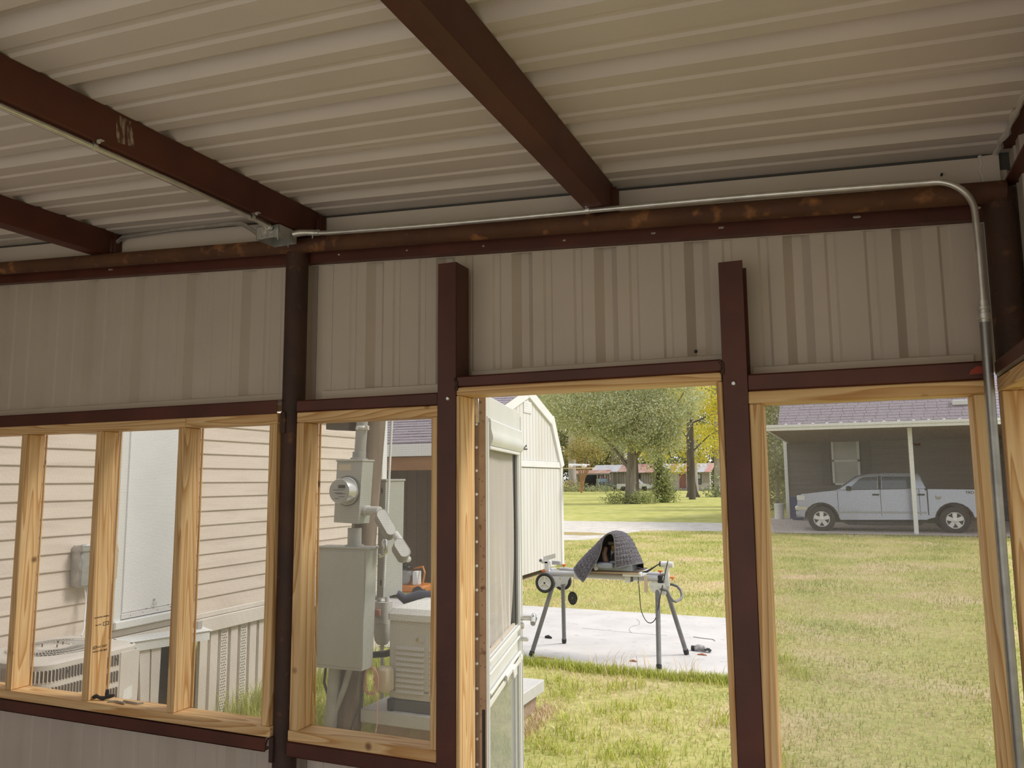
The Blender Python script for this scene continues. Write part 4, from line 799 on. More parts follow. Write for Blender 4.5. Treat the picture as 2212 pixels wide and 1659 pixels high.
MB().box(gx0, gx1, gy0, gy1, 0.29, 0.815, 0.012).build('cabinet', M['gen'], gn); MB().box(gx0+.02, gx1-.02, gy0-.01, gy1-.02, 0.222, 0.292, 0.006).build('base_frame', M['grey_seal'], gn)
m = MB(); m.loft([rrect(gx0-.012, gx1+.012, gy0-.014, gy1+.012, .03, .795, 4), rrect(gx0-.012, gx1+.012, gy0-.014, gy1+.012, .03, .835, 4), rrect(gx0+.012, gx1-.012, gy0+.014, gy1-.012, .03, .868, 4), rrect(gx0+.10, gx1-.10, gy0+.14, gy1-.10, .03, .898, 4)]); m.build('lid', pm('pale_lid', (0.72, 0.70, 0.66), rough=0.45), gn, smooth=30)
for c0, c1 in ((gx0+.055, gx0+.27), (gx0+.30, gx1-.05)):
    first = None
    for i in range(9):
        z = 0.635-0.034*i; V = [(c0, gy0-.001, z), (c1, gy0-.001, z), (c1-.006, gy0-.014, z-.022), (c0+.006, gy0-.014, z-.022), (c0, gy0-.001, z-.024), (c1, gy0-.001, z-.024)]
        MB().add(V, [(0,1,2,3),(3,2,5,4),(0,3,4),(1,5,2)]).build('louvre', M['gen'], gn, smooth=0, fix=False)
MB().box(gx0+.225, gx0+.27, gy0-.006, gy0, 0.665, 0.705, 0.002).build('latch', M['lightgrey'], gn); MB().box(gx0+.205, gx0+.22, gy0-.003, gy0, 0.668, 0.69, 0.001).build('warning_label', pm('ochre_label', (0.45, 0.33, 0.12), rough=0.5), gn)
MB().box(gx0, gx1, gy0-.003, gy0, 0.352, 0.357).build('panel_seam', M['grey_seal'], gn, smooth=0); MB().box(gx0+.005, gx0+.05, gy0-.03, gy0+.03, 0.222, 0.30, 0.008).build('lifting_foot', M['black'], gn)

# ================================================================= slab, mitre-saw stand, things on the slab
sl = MB().prism([(-6.8, 4.86), (-3.0, 4.80), (-2.1, 4.70), (-0.93, 4.74), (-1.02, 7.76), (-6.8, 7.86)], -0.10, 0.012, 'z').build('concrete_slab', M['conc'], None, smooth=0, label='pale broom-finished concrete slab in the grass beyond the doorway', cat='slab', kind='structure')
cr = MB(); 
cr.tube([(-2.46, 7.3, 0.0125), (-2.39, 7.15, 0.0125), (-2.34, 6.95, 0.0125), (-2.40, 6.75, 0.0125), (-2.36, 6.55, 0.0125), (-2.30, 6.43, 0.0125)], 0.003, 4); cr.tube([(-2.9, 6.5, 0.0125), (-2.4, 6.44, 0.0125), (-1.9, 6.40, 0.0125)], 0.0022, 4)
cr.build('crack', pm('crack_dark', (0.33, 0.31, 0.30), rough=1), sl)
M['tubegrey'] = pm('grey_tube', (0.50, 0.50, 0.53), (0.45, 0.45, 0.48), rough=0.4, metal=0.15, scale=6)
M['leggrey'] = pm('dark_grey_leg', (0.14, 0.14, 0.15), (0.19, 0.185, 0.185), rough=0.45, scale=8, c3=(0.30, 0.20, 0.17), s3=12, lo3=0.62, hi3=0.75)
M['lplast'] = pm('light_grey_plastic', (0.66, 0.66, 0.67), rough=0.45); M['orange'] = pm('orange_plastic', (0.75, 0.17, 0.03), rough=0.4)
ms = thing('saw_stand', 'grey folding mitre saw stand with two wheels and four splayed legs on the slab', 'saw stand', (-2.2, 5.2, 0.012))
MB().cyl((-2.815, 5.16, 0.782), (-1.64, 5.16, 0.768), 0.029, n=20).build('beam_tube', M['tubegrey'], ms); MB().cyl((-2.75, 5.34, 0.800), (-1.68, 5.34, 0.786), 0.022, n=16).build('beam_tube', M['tubegrey'], ms)
for x0 in (-2.832, -1.70): MB().box(x0, x0+0.05, 5.128, 5.36, 0.742-0.012*(x0 > -2), 0.815-0.012*(x0 > -2), 0.008).build('beam_end', M['black'] if x0 > -2 else M['tubegrey'], ms)
for a, b, r in (((-2.735, 5.12, 0.70), (-2.905, 4.905, 0.012), 0.021), ((-2.725, 5.36, 0.70), (-2.815, 5.63, 0.012), 0.021), ((-1.70, 5.12, 0.665), (-1.633, 4.79, 0.012), 0.022), ((-1.675, 5.36, 0.67), (-1.525, 5.54, 0.012), 0.022)):
    lg = MB().cyl(a, b, r, n=16).build('leg', M['leggrey'], ms); d_ = (Vector(a)-Vector(b)).normalized(); b = Vector(b)
    MB().tube([b, b+d_*0.02, b+d_*0.055], [r*0.8, r*1.2, r*1.15], 14).build('rubber_foot', M['black'], lg)
def plate(poly, y, nm='hinge_plate'): return MB().prism(poly, y-0.003, y+0.003, 'y').build(nm, M['lplast'], ms)
for y in (5.115, 5.155): plate([(-2.80, .755), (-2.65, .755), (-2.652, .725), (-2.675, .672), (-2.72, .645), (-2.77, .655), (-2.80, .70)], y)
for y in (5.34, 5.38): plate([(-2.75, .765), (-2.655, .765), (-2.655, .72), (-2.69, .66), (-2.735, .65), (-2.75, .70)], y)
for y in (5.105, 5.155): plate([(-1.775, .735), (-1.63, .735), (-1.625, .63), (-1.70, .63), (-1.745, .655), (-1.775, .695)], y)
for y in (5.34, 5.38): plate([(-1.74, .75), (-1.64, .75), (-1.64, .65), (-1.70, .65)], y)
m = MB()
for x, z in ((-2.74, .70), (-1.685, .70), (-1.685, .645), (-2.665, .74), (-1.745, .705)): m.lathe([(0.007, 0), (0.007, 0.006)], (x, 5.112 if x < -2 else 5.102, z), (0, -1, 0), 10)
m.build('bolt', M['galv'], ms)
def wheel(c, par):
    m = MB(); m.lathe([(0.066, -.014), (0.068, -.016), (0.088, -.020), (0.096, -.014), (0.096, .014), (0.088, .020), (0.068, .016), (0.066, -.014)], c, (0, 1, 0), 32, False); w = m.build('wheel', pm('tyre_black', (0.03, 0.03, 0.032), rough=0.7) if 'tyre' not in M else M['tyre'], par)
    m = MB(); c = Vector(c); m.lathe([(0.068, -.015), (0.068, .013), (0.058, .013), (0.056, -.004), (0.058, -.015), (0.068, -.015)], c, (0, 1, 0), 28, False)
    for k in range(3):
        a = PI/2+2*PI*k/3; m.tube([c+Vector((0.012*math.cos(a), -.006, 0.012*math.sin(a))), c+Vector((0.06*math.cos(a), -.008, 0.06*math.sin(a)))], 0.009, 6)
    m.lathe([(0.058, -.002), (0.058, .002)], c, (0, 1, 0), 24); m.lathe([(0.016, -.016), (0.016, .014)], c, (0, 1, 0), 14); m.build('hub', M['lplast'], w); MB().lathe([(0.009, -.019), (0.009, -.015)], c, (0, 1, 0), 10).build('axle_cap', M['black'], w)
M['tyre'] = pm('tyre_black', (0.03, 0.03, 0.032), rough=0.7)
wheel((-2.785, 5.005, 0.704), ms); wheel((-2.765, 5.46, 0.672), ms); MB().cyl((-2.775, 5.0, 0.702), (-2.77, 5.47, 0.675), 0.010, n=10).build('axle', M['galv'], ms)
for x in (-2.525, -2.015):
    m = MB(); m.loft([[Vector((x0, 5.16+0.042*math.cos(a), 0.772+0.042*math.sin(a)-(0.008 if x > -2.2 else 0))) for a in np.linspace(0, 2*PI, 21)[:-1]] for x0 in (x, x+0.058)]); m.build('mount_clamp', M['lplast'], ms)
    MB().box(x+0.052, x+0.078, 5.12, 5.15, 0.735, 0.80, 0.004).build('clamp_lever', M['grey_seal'], ms)
m = MB(); m.box(-2.84, -2.79, 5.13, 5.19, 0.79, 0.90, 0.006); m.box(-2.87, -2.80, 5.13, 5.19, 0.875, 0.905, 0.004); m.build('support_post', M['lplast'], ms)
m = MB(); m.loft([[Vector((x, y, z+dz)) for y, dz in ((5.15, .0), (5.17, .0), (5.17, .045), (5.15, .045))] for x, z in ((-2.855, .895), (-2.725, .932))]); m.build('material_stop', M['lplast'], ms)
MB().box(-2.775, -2.690, 5.18, 5.24, 0.862, 0.90, 0.004).build('support_arm', M['tubegrey'], ms); MB().cyl((-2.872, 5.12, 0.905), (-2.872, 5.20, 0.905), 0.020, n=14).build('roller', M['lplast'], ms); MB().lathe([(0.012, 0), (0.012, 0.004)], (-2.872, 5.12, 0.905), (0, -1, 0), 10).build('roller_cap', M['grey_seal'], ms)
for x, y, z in ((-2.845, 5.13, .80), (-2.69, 5.30, .845), (-1.70, 5.26, .825), (-1.575, 5.2, .775)):
    m = MB(); m.lathe([(0.006, 0), (0.006, 0.018)], (x, y, z-.018), (0, 0, 1), 8)
    for k in range(3): m.box(-.022, .022, -.006, .006, -.006, .008, .003, Matrix.Translation((x, y, z+.004)) @ Matrix.Rotation(PI*k/3, 4, 'Z'))
    m.build('lock_knob', M['orange'], ms)
m = MB(); m.box(-1.642, -1.600, 5.16, 5.21, 0.70, 0.90, 0.005); m.build('support_post', M['lplast'], ms); MB().cyl((-1.672, 5.185, 0.905), (-1.560, 5.185, 0.900), 0.028, n=18).build('roller', M['lplast'], ms); MB().cyl((-1.690, 5.185, 0.9055), (-1.670, 5.185, 0.905), 0.026, n=16).build('roller_cap', M['grey_seal'], ms)
m = MB(); m.tube([(-1.69, 5.12, .678), (-1.64, 5.10, .682), (-1.595, 5.08, .672), (-1.57, 5.07, .62), (-1.545, 5.06, .585), (-1.525, 5.07, .580), (-1.500, 5.20, .585), (-1.495, 5.25, .61), (-1.515, 5.28, .655), (-1.55, 5.30, .688), (-1.60, 5.32, .70), (-1.66, 5.34, .70)], 0.013, 10); m.build('carry_handle', M['leggrey'], ms)
# saw under its quilted cover
sw = thing('mitre_saw', 'mitre saw on a wooden board, half hidden under the quilted grey cover', 'mitre saw', (-2.1, 5.22, 0.82))
MB().box(-2.44, -1.86, 5.05, 5.42, 0.812, 0.828, 0.002).build('mounting_board', pm('weathered_ply', (0.46, 0.34, 0.22), (0.36, 0.25, 0.16), rough=0.85, scale=10, stretch=(.3, 3, 1)), sw); MB().box(-2.42, -1.86, 5.06, 5.41, 0.828, 0.842, 0.002).build('top_board', pm('dark_board', (0.10, 0.075, 0.06), rough=0.8), sw); MB().box(-2.02, -1.84, 5.06, 5.40, 0.79, 0.83, 0.004).build('end_bracket', M['lplast'], sw)
alu = pm('cast_grey_blue', (0.30, 0.32, 0.37), (0.24, 0.26, 0.30), rough=0.5, metal=0.3)
m = MB(); m.loft([[Vector((x, y, z)) for x, y in ((-2.28+i*.012, 5.06), (-1.93, 5.06), (-1.93, 5.38), (-2.28+i*.012, 5.38))] for i, z in enumerate((0.842, 0.875, 0.895))]); m.build('saw_base', alu, sw, smooth=0); m = MB(); m.box(-2.26, -2.10, 5.0, 5.10, 0.865, 0.915, 0.012); m.box(-2.14, -1.98, 5.06, 5.16, 0.905, 0.928, 0.006); m.build('table_arm', alu, sw)
for x, z, r in ((-2.285, .895, .030), (-2.265, .862, .020)): MB().lathe([(r*.4, 0), (r, .006), (r, .030), (r*.7, .040)], (x, 5.03, z), (0, -1, 0), 16).build('knob', pm('taupe_knob', (0.42, 0.37, 0.33), rough=0.6), sw)
MB().box(-2.17, -2.04, 5.20, 5.26, 0.93, 1.02, 0.006).build('fence', M['lightgrey'], sw); m = MB(); m.lathe([(0.006, 0), (0.004, .004)], (-2.15, 5.20, 0.995), (0, -1, 0), 8); m.lathe([(0.006, 0), (0.004, .004)], (-2.09, 5.20, 0.99), (0, -1, 0), 8); m.build('fence_bolt', M['chrome'], sw)
MB().cyl((-2.195, 5.22, 1.085), (-2.05, 5.22, 1.085), 0.019, n=14).build('handle_bar', pm('taupe_grip', (0.33, 0.27, 0.22), rough=0.7), sw); MB().box(-2.158, -2.113, 5.18, 5.24, 1.02, 1.068, 0.004).build('trigger_block', pm('ochre_block', (0.42, 0.25, 0.06), rough=0.5), sw)
m = MB(); m.tube([(-2.20, 5.15, 1.05), (-2.215, 5.13, 0.99), (-2.20, 5.12, 0.93), (-2.185, 5.12, 0.905)], [.020, .026, .030, .018], 12); m.build('blade_guard', pm('brown_guard', (0.23, 0.13, 0.08), rough=0.5), sw); MB().cyl((-2.10, 5.18, .95), (-2.10, 5.34, .97), 0.06, n=18).build('motor_body', pm('dark_motor', (0.05, 0.03, 0.03), rough=0.5), sw)
# quilted cover draped over the saw: arched ridge line, two hanging flaps
quilt, n, L = newmat('quilted_grey'); o_ = n.new('ShaderNodeOutputMaterial'); p_ = n.new('ShaderNodeBsdfPrincipled'); L.new(p_.outputs[0], o_.inputs[0]); p_.inputs['Roughness'].default_value = 0.9
no_ = n.new('ShaderNodeTexNoise'); no_.inputs['Scale'].default_value = 90; t_ = n.new('ShaderNodeTexCoord'); L.new(t_.outputs['Object'], no_.inputs['Vector']); rr_ = n.new('ShaderNodeValToRGB'); rr_.color_ramp.elements[0].color = (.055, .05, .06, 1); rr_.color_ramp.elements[1].color = (.17, .155, .175, 1); rr_.color_ramp.elements[0].position = .35; rr_.color_ramp.elements[1].position = .7; L.new(no_.outputs['Fac'], rr_.inputs[0]); L.new(rr_.outputs[0], p_.inputs['Base Color'])
front = [(-2.475, 4.98, .868), (-2.36, 4.93, .815), (-2.285, 4.97, .885), (-2.235, 5.0, .97), (-2.203, 5.0, 1.06), (-2.185, 5.0, 1.135), (-2.150, 5.0, 1.178), (-2.115, 5.0, 1.190), (-2.085, 5.0, 1.172), (-2.070, 5.0, 1.12), (-2.068, 5.0, 1.02), (-2.066, 5.0, .93), (-2.064, 4.99, .878)]
# the left flap twists forward; build as a surface between the front hem and the rear hem
rear = [(-2.42, 5.40, .86), (-2.37, 5.42, .93), (-2.32, 5.43, 1.0), (-2.27, 5.44, 1.07), (-2.22, 5.44, 1.13), (-2.18, 5.44, 1.17), (-2.14, 5.44, 1.185), (-2.10, 5.44, 1.19), (-2.05, 5.44, 1.17), (-2.0, 5.44, 1.11), (-1.95, 5.43, 1.02), (-1.91, 5.42, .95), (-1.875, 5.40, .89)]
left_edge = None
def cat(P, t):
    n_ = len(P)-1; x = min(max(t*n_, 0), n_-1e-6); i = int(x); f = x-i; a, b, c, d = (Vector(P[max(i-1, 0)]), Vector(P[i]), Vector(P[i+1]), Vector(P[min(i+2, n_)]))
    return 0.5*((2*b)+(c-a)*f+(2*a-5*b+4*c-d)*f*f+(3*b-a-3*c+d)*f**3)
# four guide rows from the opening to the back; the sides flare outwards on both flaps
openL = [(-2.36, 4.90, .742), (-2.325, 4.93, .80), (-2.285, 4.96, .868), (-2.245, 4.98, .935), (-2.212, 5.0, 1.03), (-2.195, 5.0, 1.11), (-2.165, 5.0, 1.168), (-2.118, 5.0, 1.192), (-2.085, 5.0, 1.175), (-2.073, 5.0, 1.12), (-2.070, 5.0, 1.03), (-2.068, 4.995, .95), (-2.066, 4.99, .868)]
row1 = [(-2.44, 4.94, .80), (-2.40, 4.97, .87), (-2.35, 5.02, .94), (-2.30, 5.06, 1.01), (-2.25, 5.09, 1.08), (-2.215, 5.10, 1.13), (-2.17, 5.10, 1.175), (-2.118, 5.10, 1.196), (-2.07, 5.10, 1.178), (-2.04, 5.10, 1.12), (-2.015, 5.09, 1.04), (-1.995, 5.06, .96), (-1.985, 5.04, .885)]
row2 = [(-2.485, 5.02, .862), (-2.43, 5.06, .93), (-2.375, 5.12, 1.0), (-2.32, 5.18, 1.06), (-2.27, 5.22, 1.12), (-2.22, 5.24, 1.16), (-2.175, 5.25, 1.185), (-2.12, 5.25, 1.198), (-2.05, 5.25, 1.178), (-2.00, 5.24, 1.12), (-1.955, 5.21, 1.04), (-1.915, 5.17, .965), (-1.885, 5.13, .905)]
row3 = [(-2.44, 5.20, .87), (-2.40, 5.24, .94), (-2.36, 5.28, 1.0), (-2.31, 5.33, 1.06), (-2.27, 5.37, 1.11), (-2.22, 5.39, 1.15), (-2.18, 5.40, 1.172), (-2.12, 5.41, 1.182), (-2.05, 5.40, 1.16), (-1.99, 5.38, 1.10), (-1.94, 5.34, 1.02), (-1.895, 5.30, .95), (-1.86, 5.25, .90)]
NU, NV = 150, 54; V = []; F = []
for j in range(NV+1):
    v = j/NV
    for i in range(NU+1):
        u = i/NU; pts_ = [cat(r_, u) for r_ in (openL, row1, row2, row3)]; p = cat(pts_, v); V.append(p)
base_ = [Vector(p) for p in V]
for j in range(NV+1):
    for i in range(NU+1):
        q = j*(NU+1)+i; a = base_[q+1]-base_[q] if i < NU else base_[q]-base_[q-1]; b = base_[q+NU+1]-base_[q] if j < NV else base_[q]-base_[q-NU-1]; nn = a.cross(b)
        nn = nn.normalized() if nn.length > 0 else Vector((0, 0, 1))
        if nn.z < -0.2: nn = -nn
        d = 0.0 if (j < 3 or j > NV-3 or i < 5 or i > NU-5) else 0.010*(abs(math.sin(u_ := i*PI/6.0))*abs(math.sin(j*PI/5.0)))**0.5
        V[q] = base_[q] + nn*(d if nn.y < 0.5 or True else d)
for j in range(NV):
    for i in range(NU): q = j*(NU+1)+i; F.append((q, q+1, q+NU+2, q+NU+1))
cv = MB().add(V, F).build('saw_cover', quilt, None, smooth=60, label='dark grey quilted cloth cover draped over the mitre saw', cat='cover', fix=False)
cv.modifiers.new('thick', 'SOLIDIFY').thickness = 0.006; cv.modifiers['thick'].offset = -1
bk_ = [cat(row3, t) for t in np.linspace(0, 1, 25)]; MB().add(bk_+[Vector((p.x, p.y+.01, .846)) for p in bk_], [(i, i+1, 26+i, 25+i) for i in range(24) if i != 15]).build('rear_flap', quilt, cv, smooth=60, fix=False)
m = MB(); m.tube([cat(openL, t) for t in np.linspace(0, 1, 60)], 0.006, 6); m.tube([cat([cat(r_, 0) for r_ in (openL, row1, row2, row3)], t) for t in np.linspace(0, 1, 16)], 0.006, 6); m.tube([cat([cat(r_, 1) for r_ in (openL, row1, row2, row3)], t) for t in np.linspace(0, 1, 16)], 0.006, 6)
m.build('hem', pm('grey_binding', (0.15, 0.145, 0.15), rough=0.9), cv)
# small things about the stand
m = MB(); m.tube([(-2.53, 5.13, 0.755), (-2.535, 5.12, 0.60)], 0.0022, 6); hd = thing('hanging_disc', 'round black grid disc hanging by a string from the saw stand', 'disc', (-2.53, 5.12, 0.6)); m.tube([(-2.537, 5.115, 0.60), (-2.535, 5.112, 0.56)], 0.006, 6); m.tube([(-2.575, 5.115, 0.625), (-2.537, 5.113, 0.603)], 0.005, 6); m.build('string', pm('tan_string', (0.42, 0.32, 0.24), rough=0.8), hd)
m = MB(); m.loft([[Vector((-2.538+0.048*math.cos(a), 5.105+d, 0.555+0.064*math.sin(a))) for a in np.linspace(0, 2*PI, 25)[:-1]] for d in (0, .008)]); m.build('disc', M['black'], hd)
m = MB()
for k in (-.03, -.01, .01, .03): m.tube([(-2.538+k, 5.104, 0.555-.05), (-2.538+k, 5.104, 0.555+.05)], 0.0012, 4); m.tube([(-2.538-.04, 5.104, 0.555+k), (-2.538+.04, 5.104, 0.555+k)], 0.0012, 4)
m.build('grid_line', pm('grey_line', (0.16, 0.15, 0.15), rough=0.8), hd); MB().lathe([(0.004, 0), (0.003, .003)], (-2.537, 5.104, .558), (0, -1, 0), 8).build('rivet', M['white'], hd)
MB().tube([cat([(-1.91, 5.10, .905), (-1.88, 5.08, .83), (-1.865, 5.06, .77), (-1.852, 5.03, .66), (-1.838, 5.02, .50), (-1.79, 5.0, .405), (-1.735, 4.99, .39), (-1.69, 5.0, .45), (-1.665, 5.05, .60), (-1.64, 5.12, .76), (-1.605, 5.14, .915), (-1.605, 5.18, .935)], t) for t in np.linspace(0, 1, 70)], 0.0042, 6).build('power_cord', M['black'], None, label='black power cord looping down from the mitre saw to the right support', cat='cord')
pg = thing('cord_plug', 'black cord plug stretched between the saw and the white roller', 'plug', (-1.75, 5.12, .84)); MB().tube([(-1.845, 5.12, .83), (-1.80, 5.125, .835), (-1.765, 5.13, .855), (-1.68, 5.16, .912)], [.004, .011, .009, .004], 8).build('body', M['black'], pg)
m = MB(); m.loft([[Vector((x, y, z)) for x, y in ((-1.828, 5.124), (-1.795, 5.124), (-1.795, 5.134), (-1.828, 5.134))] for z in (.80, .72, .64)]); m.build('strap', pm('cream_strap', (0.62, 0.50, 0.38), rough=0.8), None, label='cream webbing strap looped over the saw stand tube', cat='strap')
def debris(nm, lab, pts_, r, col, cat_): MB().tube(pts_, r, 7).build(nm, pm(nm+'_col', col, rough=0.7), None, label=lab, cat=cat_)
MB().tube([(-3.10, 5.83, .022), (-3.06, 5.82, .028), (-3.02, 5.81, .02)], [.012, .02, .010], 8).build('debris', M['black'], None, label='small black lump lying on the slab between the left legs', cat='debris')
glv = thing('glove', 'black and white work glove lying on the slab beside the right leg', 'glove', (-1.45, 5.74, .012)); MB().tube([(-1.520, 5.75, .035), (-1.485, 5.75, .035)], .026, 10).build('cuff', M['black'], glv); m = MB(); m.tube([(-1.485, 5.75, .035), (-1.45, 5.74, .048), (-1.40, 5.73, .045), (-1.37, 5.72, .035)], [.024, .03, .028, .018], 10); m.build('palm', pm('grey_knit', (0.48, 0.47, 0.47), (0.2, 0.2, 0.2), rough=0.9, scale=30), glv)
for a in range(4): MB().tube([(-1.385, 5.70+.02*a, .04), (-1.345, 5.69+.02*a, .038), (-1.325, 5.69+.02*a, .022)], .008, 6).build('finger', M['black'], glv)
for x, y, l, lab in ((-1.385, 5.56, .09, 'reddish twig lying on the slab by the glove'), (-1.937, 5.06, .07, 'short reddish bark chip near the front edge of the slab'), (-2.75, 4.88, .16, 'rusty orange leaf strip by the left front foot')):
    MB().tube([(x-l/2, y, .017), (x, y+.01, .022), (x+l/2, y, .016)], [.006, .010, .005], 6).build('twig', pm('bark_red', (0.42, 0.17, 0.09), rough=0.9), None, label=lab, cat='twig')
MB().tube([(-1.62, 6.42, .016), (-1.50, 6.38, .016), (-1.40, 6.36, .016), (-1.37, 6.28, .016)], .004, 5).build('twig', pm('grey_twig', (0.36, 0.33, 0.31), rough=0.9), None, label='thin grey twig lying on the far right of the slab', cat='twig')
# sill oddments
zs = 0.8225
sb = thing('black_clips', 'tangle of small black plastic clips on the left window sill by the second stud', 'clips', (-2.86, 0.04, zs))
for a in (((-2.892, .022, zs+.010), (-2.880, .028, zs+.016), (-2.868, .03, zs+.012)), ((-2.868, .03, zs+.010), (-2.85, .036, zs+.008), (-2.838, .04, zs+.012)), ((-2.845, .04, zs+.010), (-2.83, .048, zs+.014), (-2.812, .055, zs+.018)), ((-2.858, .06, zs+.004), (-2.858, .06, zs+.02), (-2.858, .06, zs+.036))):
    MB().tube(a, [.007, .0085, .006], 8).build('clip', M['black'], sb)
for i, pts_ in enumerate(([(-2.805, .018, zs+.003), (-2.785, .030, zs+.0045), (-2.765, .030, zs+.005), (-2.715, .022, zs+.005)], [(-2.745, .045, zs+.005), (-2.70, .042, zs+.005), (-2.665, .040, zs+.005), (-2.652, .058, zs+.004)])):
    MB().tube(pts_, [.0028, .0035, .0048, .0048] if i == 0 else [.0045, .0045, .004, .003], 8).build('hex_key', pm('dull_steel_%d' % i, (0.40, 0.37, 0.34), rough=0.45, metal=0.5), None, label=('small bent steel hex key lying nearest the edge of the left sill', 'second bent steel hex key beside the screen on the left sill')[i], cat='hex key', group='hex keys on the window sill')
# ================================================================= ground
lawnm, n, L = newmat('lawn_ground'); o_ = n.new('ShaderNodeOutputMaterial'); p_ = n.new('ShaderNodeBsdfPrincipled'); L.new(p_.outputs[0], o_.inputs[0]); p_.inputs['Roughness'].default_value = 1.0; p_.inputs['Specular IOR Level'].default_value = 0.1
t_ = n.new('ShaderNodeTexCoord')
def nz(scale, det=5, dist=0.0, st=(1, 1, 1)):
    mp = n.new('ShaderNodeMapping'); mp.inputs['Scale'].default_value = st; L.new(t_.outputs['Object'], mp.inputs[0])
    x = n.new('ShaderNodeTexNoise'); x.inputs['Scale'].default_value = scale; x.inputs['Detail'].default_value = det; x.inputs['Distortion'].default_value = dist; L.new(mp.outputs[0], x.inputs['Vector']); return x.outputs['Fac']
def ramp(sock, stops):
    r = n.new('ShaderNodeValToRGB'); e = r.color_ramp.elements
    e[0].position, e[0].color = stops[0][0], (*stops[0][1], 1); e[1].position, e[1].color = stops[-1][0], (*stops[-1][1], 1)
    for p, c in stops[1:-1]: k = e.new(p); k.color = (*c, 1)
    L.new(sock, r.inputs[0]); return r.outputs[0]
def mixc(f, a, b, mode='MIX'):
    m_ = n.new('ShaderNodeMix'); m_.data_type = 'RGBA'; m_.blend_type = mode
    if isinstance(f, float): m_.inputs[0].default_value = f
    else: L.new(f, m_.inputs[0])
    L.new(a, m_.inputs[6]); L.new(b, m_.inputs[7]); return m_.outputs[2]
g1 = ramp(nz(1.1, 8), [(0.32, (0.27, 0.30, 0.08)), (0.50, (0.40, 0.39, 0.13)), (0.68, (0.52, 0.44, 0.22))])
g2 = ramp(nz(14, 6), [(0.3, (0.24, 0.27, 0.07)), (0.55, (0.46, 0.43, 0.17)), (0.75, (0.60, 0.52, 0.30))])
tan = ramp(nz(30, 4), [(0.3, (0.46, 0.34, 0.21)), (0.7, (0.66, 0.53, 0.38))])
def mrange(s, a, b):
    m_ = n.new('ShaderNodeMapRange'); m_.inputs['From Min'].default_value = a; m_.inputs['From Max'].default_value = b; L.new(s, m_.inputs[0]); return m_.outputs[0]
base = mixc(0.5, g1, g2); base = mixc(mrange(nz(0.55, 7, 0.6), 0.50, 0.66), base, tan)
far = ramp(nz(0.22, 8), [(0.3, (0.27, 0.29, 0.09)), (0.55, (0.44, 0.43, 0.14)), (0.72, (0.56, 0.50, 0.24))])
far2 = ramp(nz(1.6, 10, 0.4), [(0.34, (0.27, 0.30, 0.07)), (0.52, (0.44, 0.43, 0.14)), (0.66, (0.58, 0.52, 0.28))]); far = mixc(0.55, far, far2)
sp_ = n.new('ShaderNodeSeparateXYZ'); L.new(t_.outputs['Object'], sp_.inputs[0]); base = mixc(mrange(sp_.outputs['Y'], 20, 32), base, far)
L.new(base, p_.inputs['Base Color'])
lawn = MB().add([(-150, -60, 0), (120, -60, 0), (120, 260, 0), (-150, 260, 0)], [(0, 1, 2, 3)]).build('lawn', lawnm, smooth=0, label='patchy green and straw lawn', cat='lawn', kind='structure')
# gravel lane and carport drive
M['gravel'] = pm('gravel', (0.62, 0.58, 0.54), (0.50, 0.465, 0.43), rough=0.95, scale=2.0, detail=12, c3=(0.38, 0.33, 0.27), s3=5, lo3=0.55, hi3=0.7, bump=0.5, bscale=30)
MB().add([(x, y, 0.003) for x, y in ((-60, 29.8), (-2.2, 29.5), (-2.2, 24.3), (-4.0, 24.5), (-5.6, 24.3), (-6.6, 23.2), (-6.6, 21.3), (-7.0, 19.6), (-7.9, 18.9), (-9.5, 19.0), (-12, 20.5), (-60, 22.5))], [tuple(range(12))]).build('gravel_lane', M['gravel'], smooth=0, label='pale gravel lane crossing behind the saw stand', cat='driveway', kind='structure')
dry = pm('dry_turf', (0.40, 0.30, 0.13), (0.30, 0.24, 0.09), rough=1, scale=20)
MB().add([(x, y, 0.006) for x, y in ((-9.3, 21.6), (-7.6, 21.3), (-6.9, 22.0), (-7.8, 22.7), (-9.6, 22.6))], [(0, 1, 2, 3, 4)]).build('verge', dry, smooth=0, label='dry strip of turf in the gravel lane', cat='turf', kind='structure')
MB().add([(x, y, 0.02) for x, y in ((-2.15, 23.9), (9.5, 23.9), (9.5, 33.6), (-3.2, 33.6), (-2.62, 28.3))], [(0, 1, 2, 3, 4)]).build('driveway_slab', pm('drive_concrete', (0.50, 0.44, 0.41), (0.43, 0.38, 0.36), rough=0.9, scale=1.2, detail=8), smooth=0, label='pinkish concrete floor of the carport', cat='driveway', kind='structure')

# ================================================================= gambrel barn
M['barn'] = pm('weathered_white_boards', (0.66, 0.655, 0.66), (0.61, 0.60, 0.59), rough=0.8, scale=3.5, stretch=(1, 1, 0.15), detail=8, c3=(0.58, 0.53, 0.45), s3=2.2, lo3=0.60, hi3=0.85)
M['barnw'] = pm('barn_trim_white', (0.74, 0.74, 0.76), (0.70, 0.70, 0.72), rough=0.6, scale=4)
M['shingle'] = pm('grey_purple_shingle', (0.27, 0.235, 0.275), (0.21, 0.18, 0.215), rough=0.9, scale=16, c3=(0.36, 0.32, 0.36), s3=60, lo3=0.5, hi3=0.65, bump=0.3, bscale=120)
BX, BY0, BY1, BPY = -5.2, 8.91, 12.43, 10.67
bn = thing('barn', 'white gambrel roofed barn shed with vertical boards behind the open door', 'shed', (BX, BPY, 0))
prof = [(BY0, 2.02), (9.43, 2.87), (BPY, 3.32), (11.91, 2.87), (BY1, 2.02)]
def btop(y):
    for (a, za), (b, zb_) in zip(prof, prof[1:]):
        if a <= y <= b: return za+(zb_-za)*(y-a)/(b-a)
    return 2.02
y = BY0; wdt = 0.1525
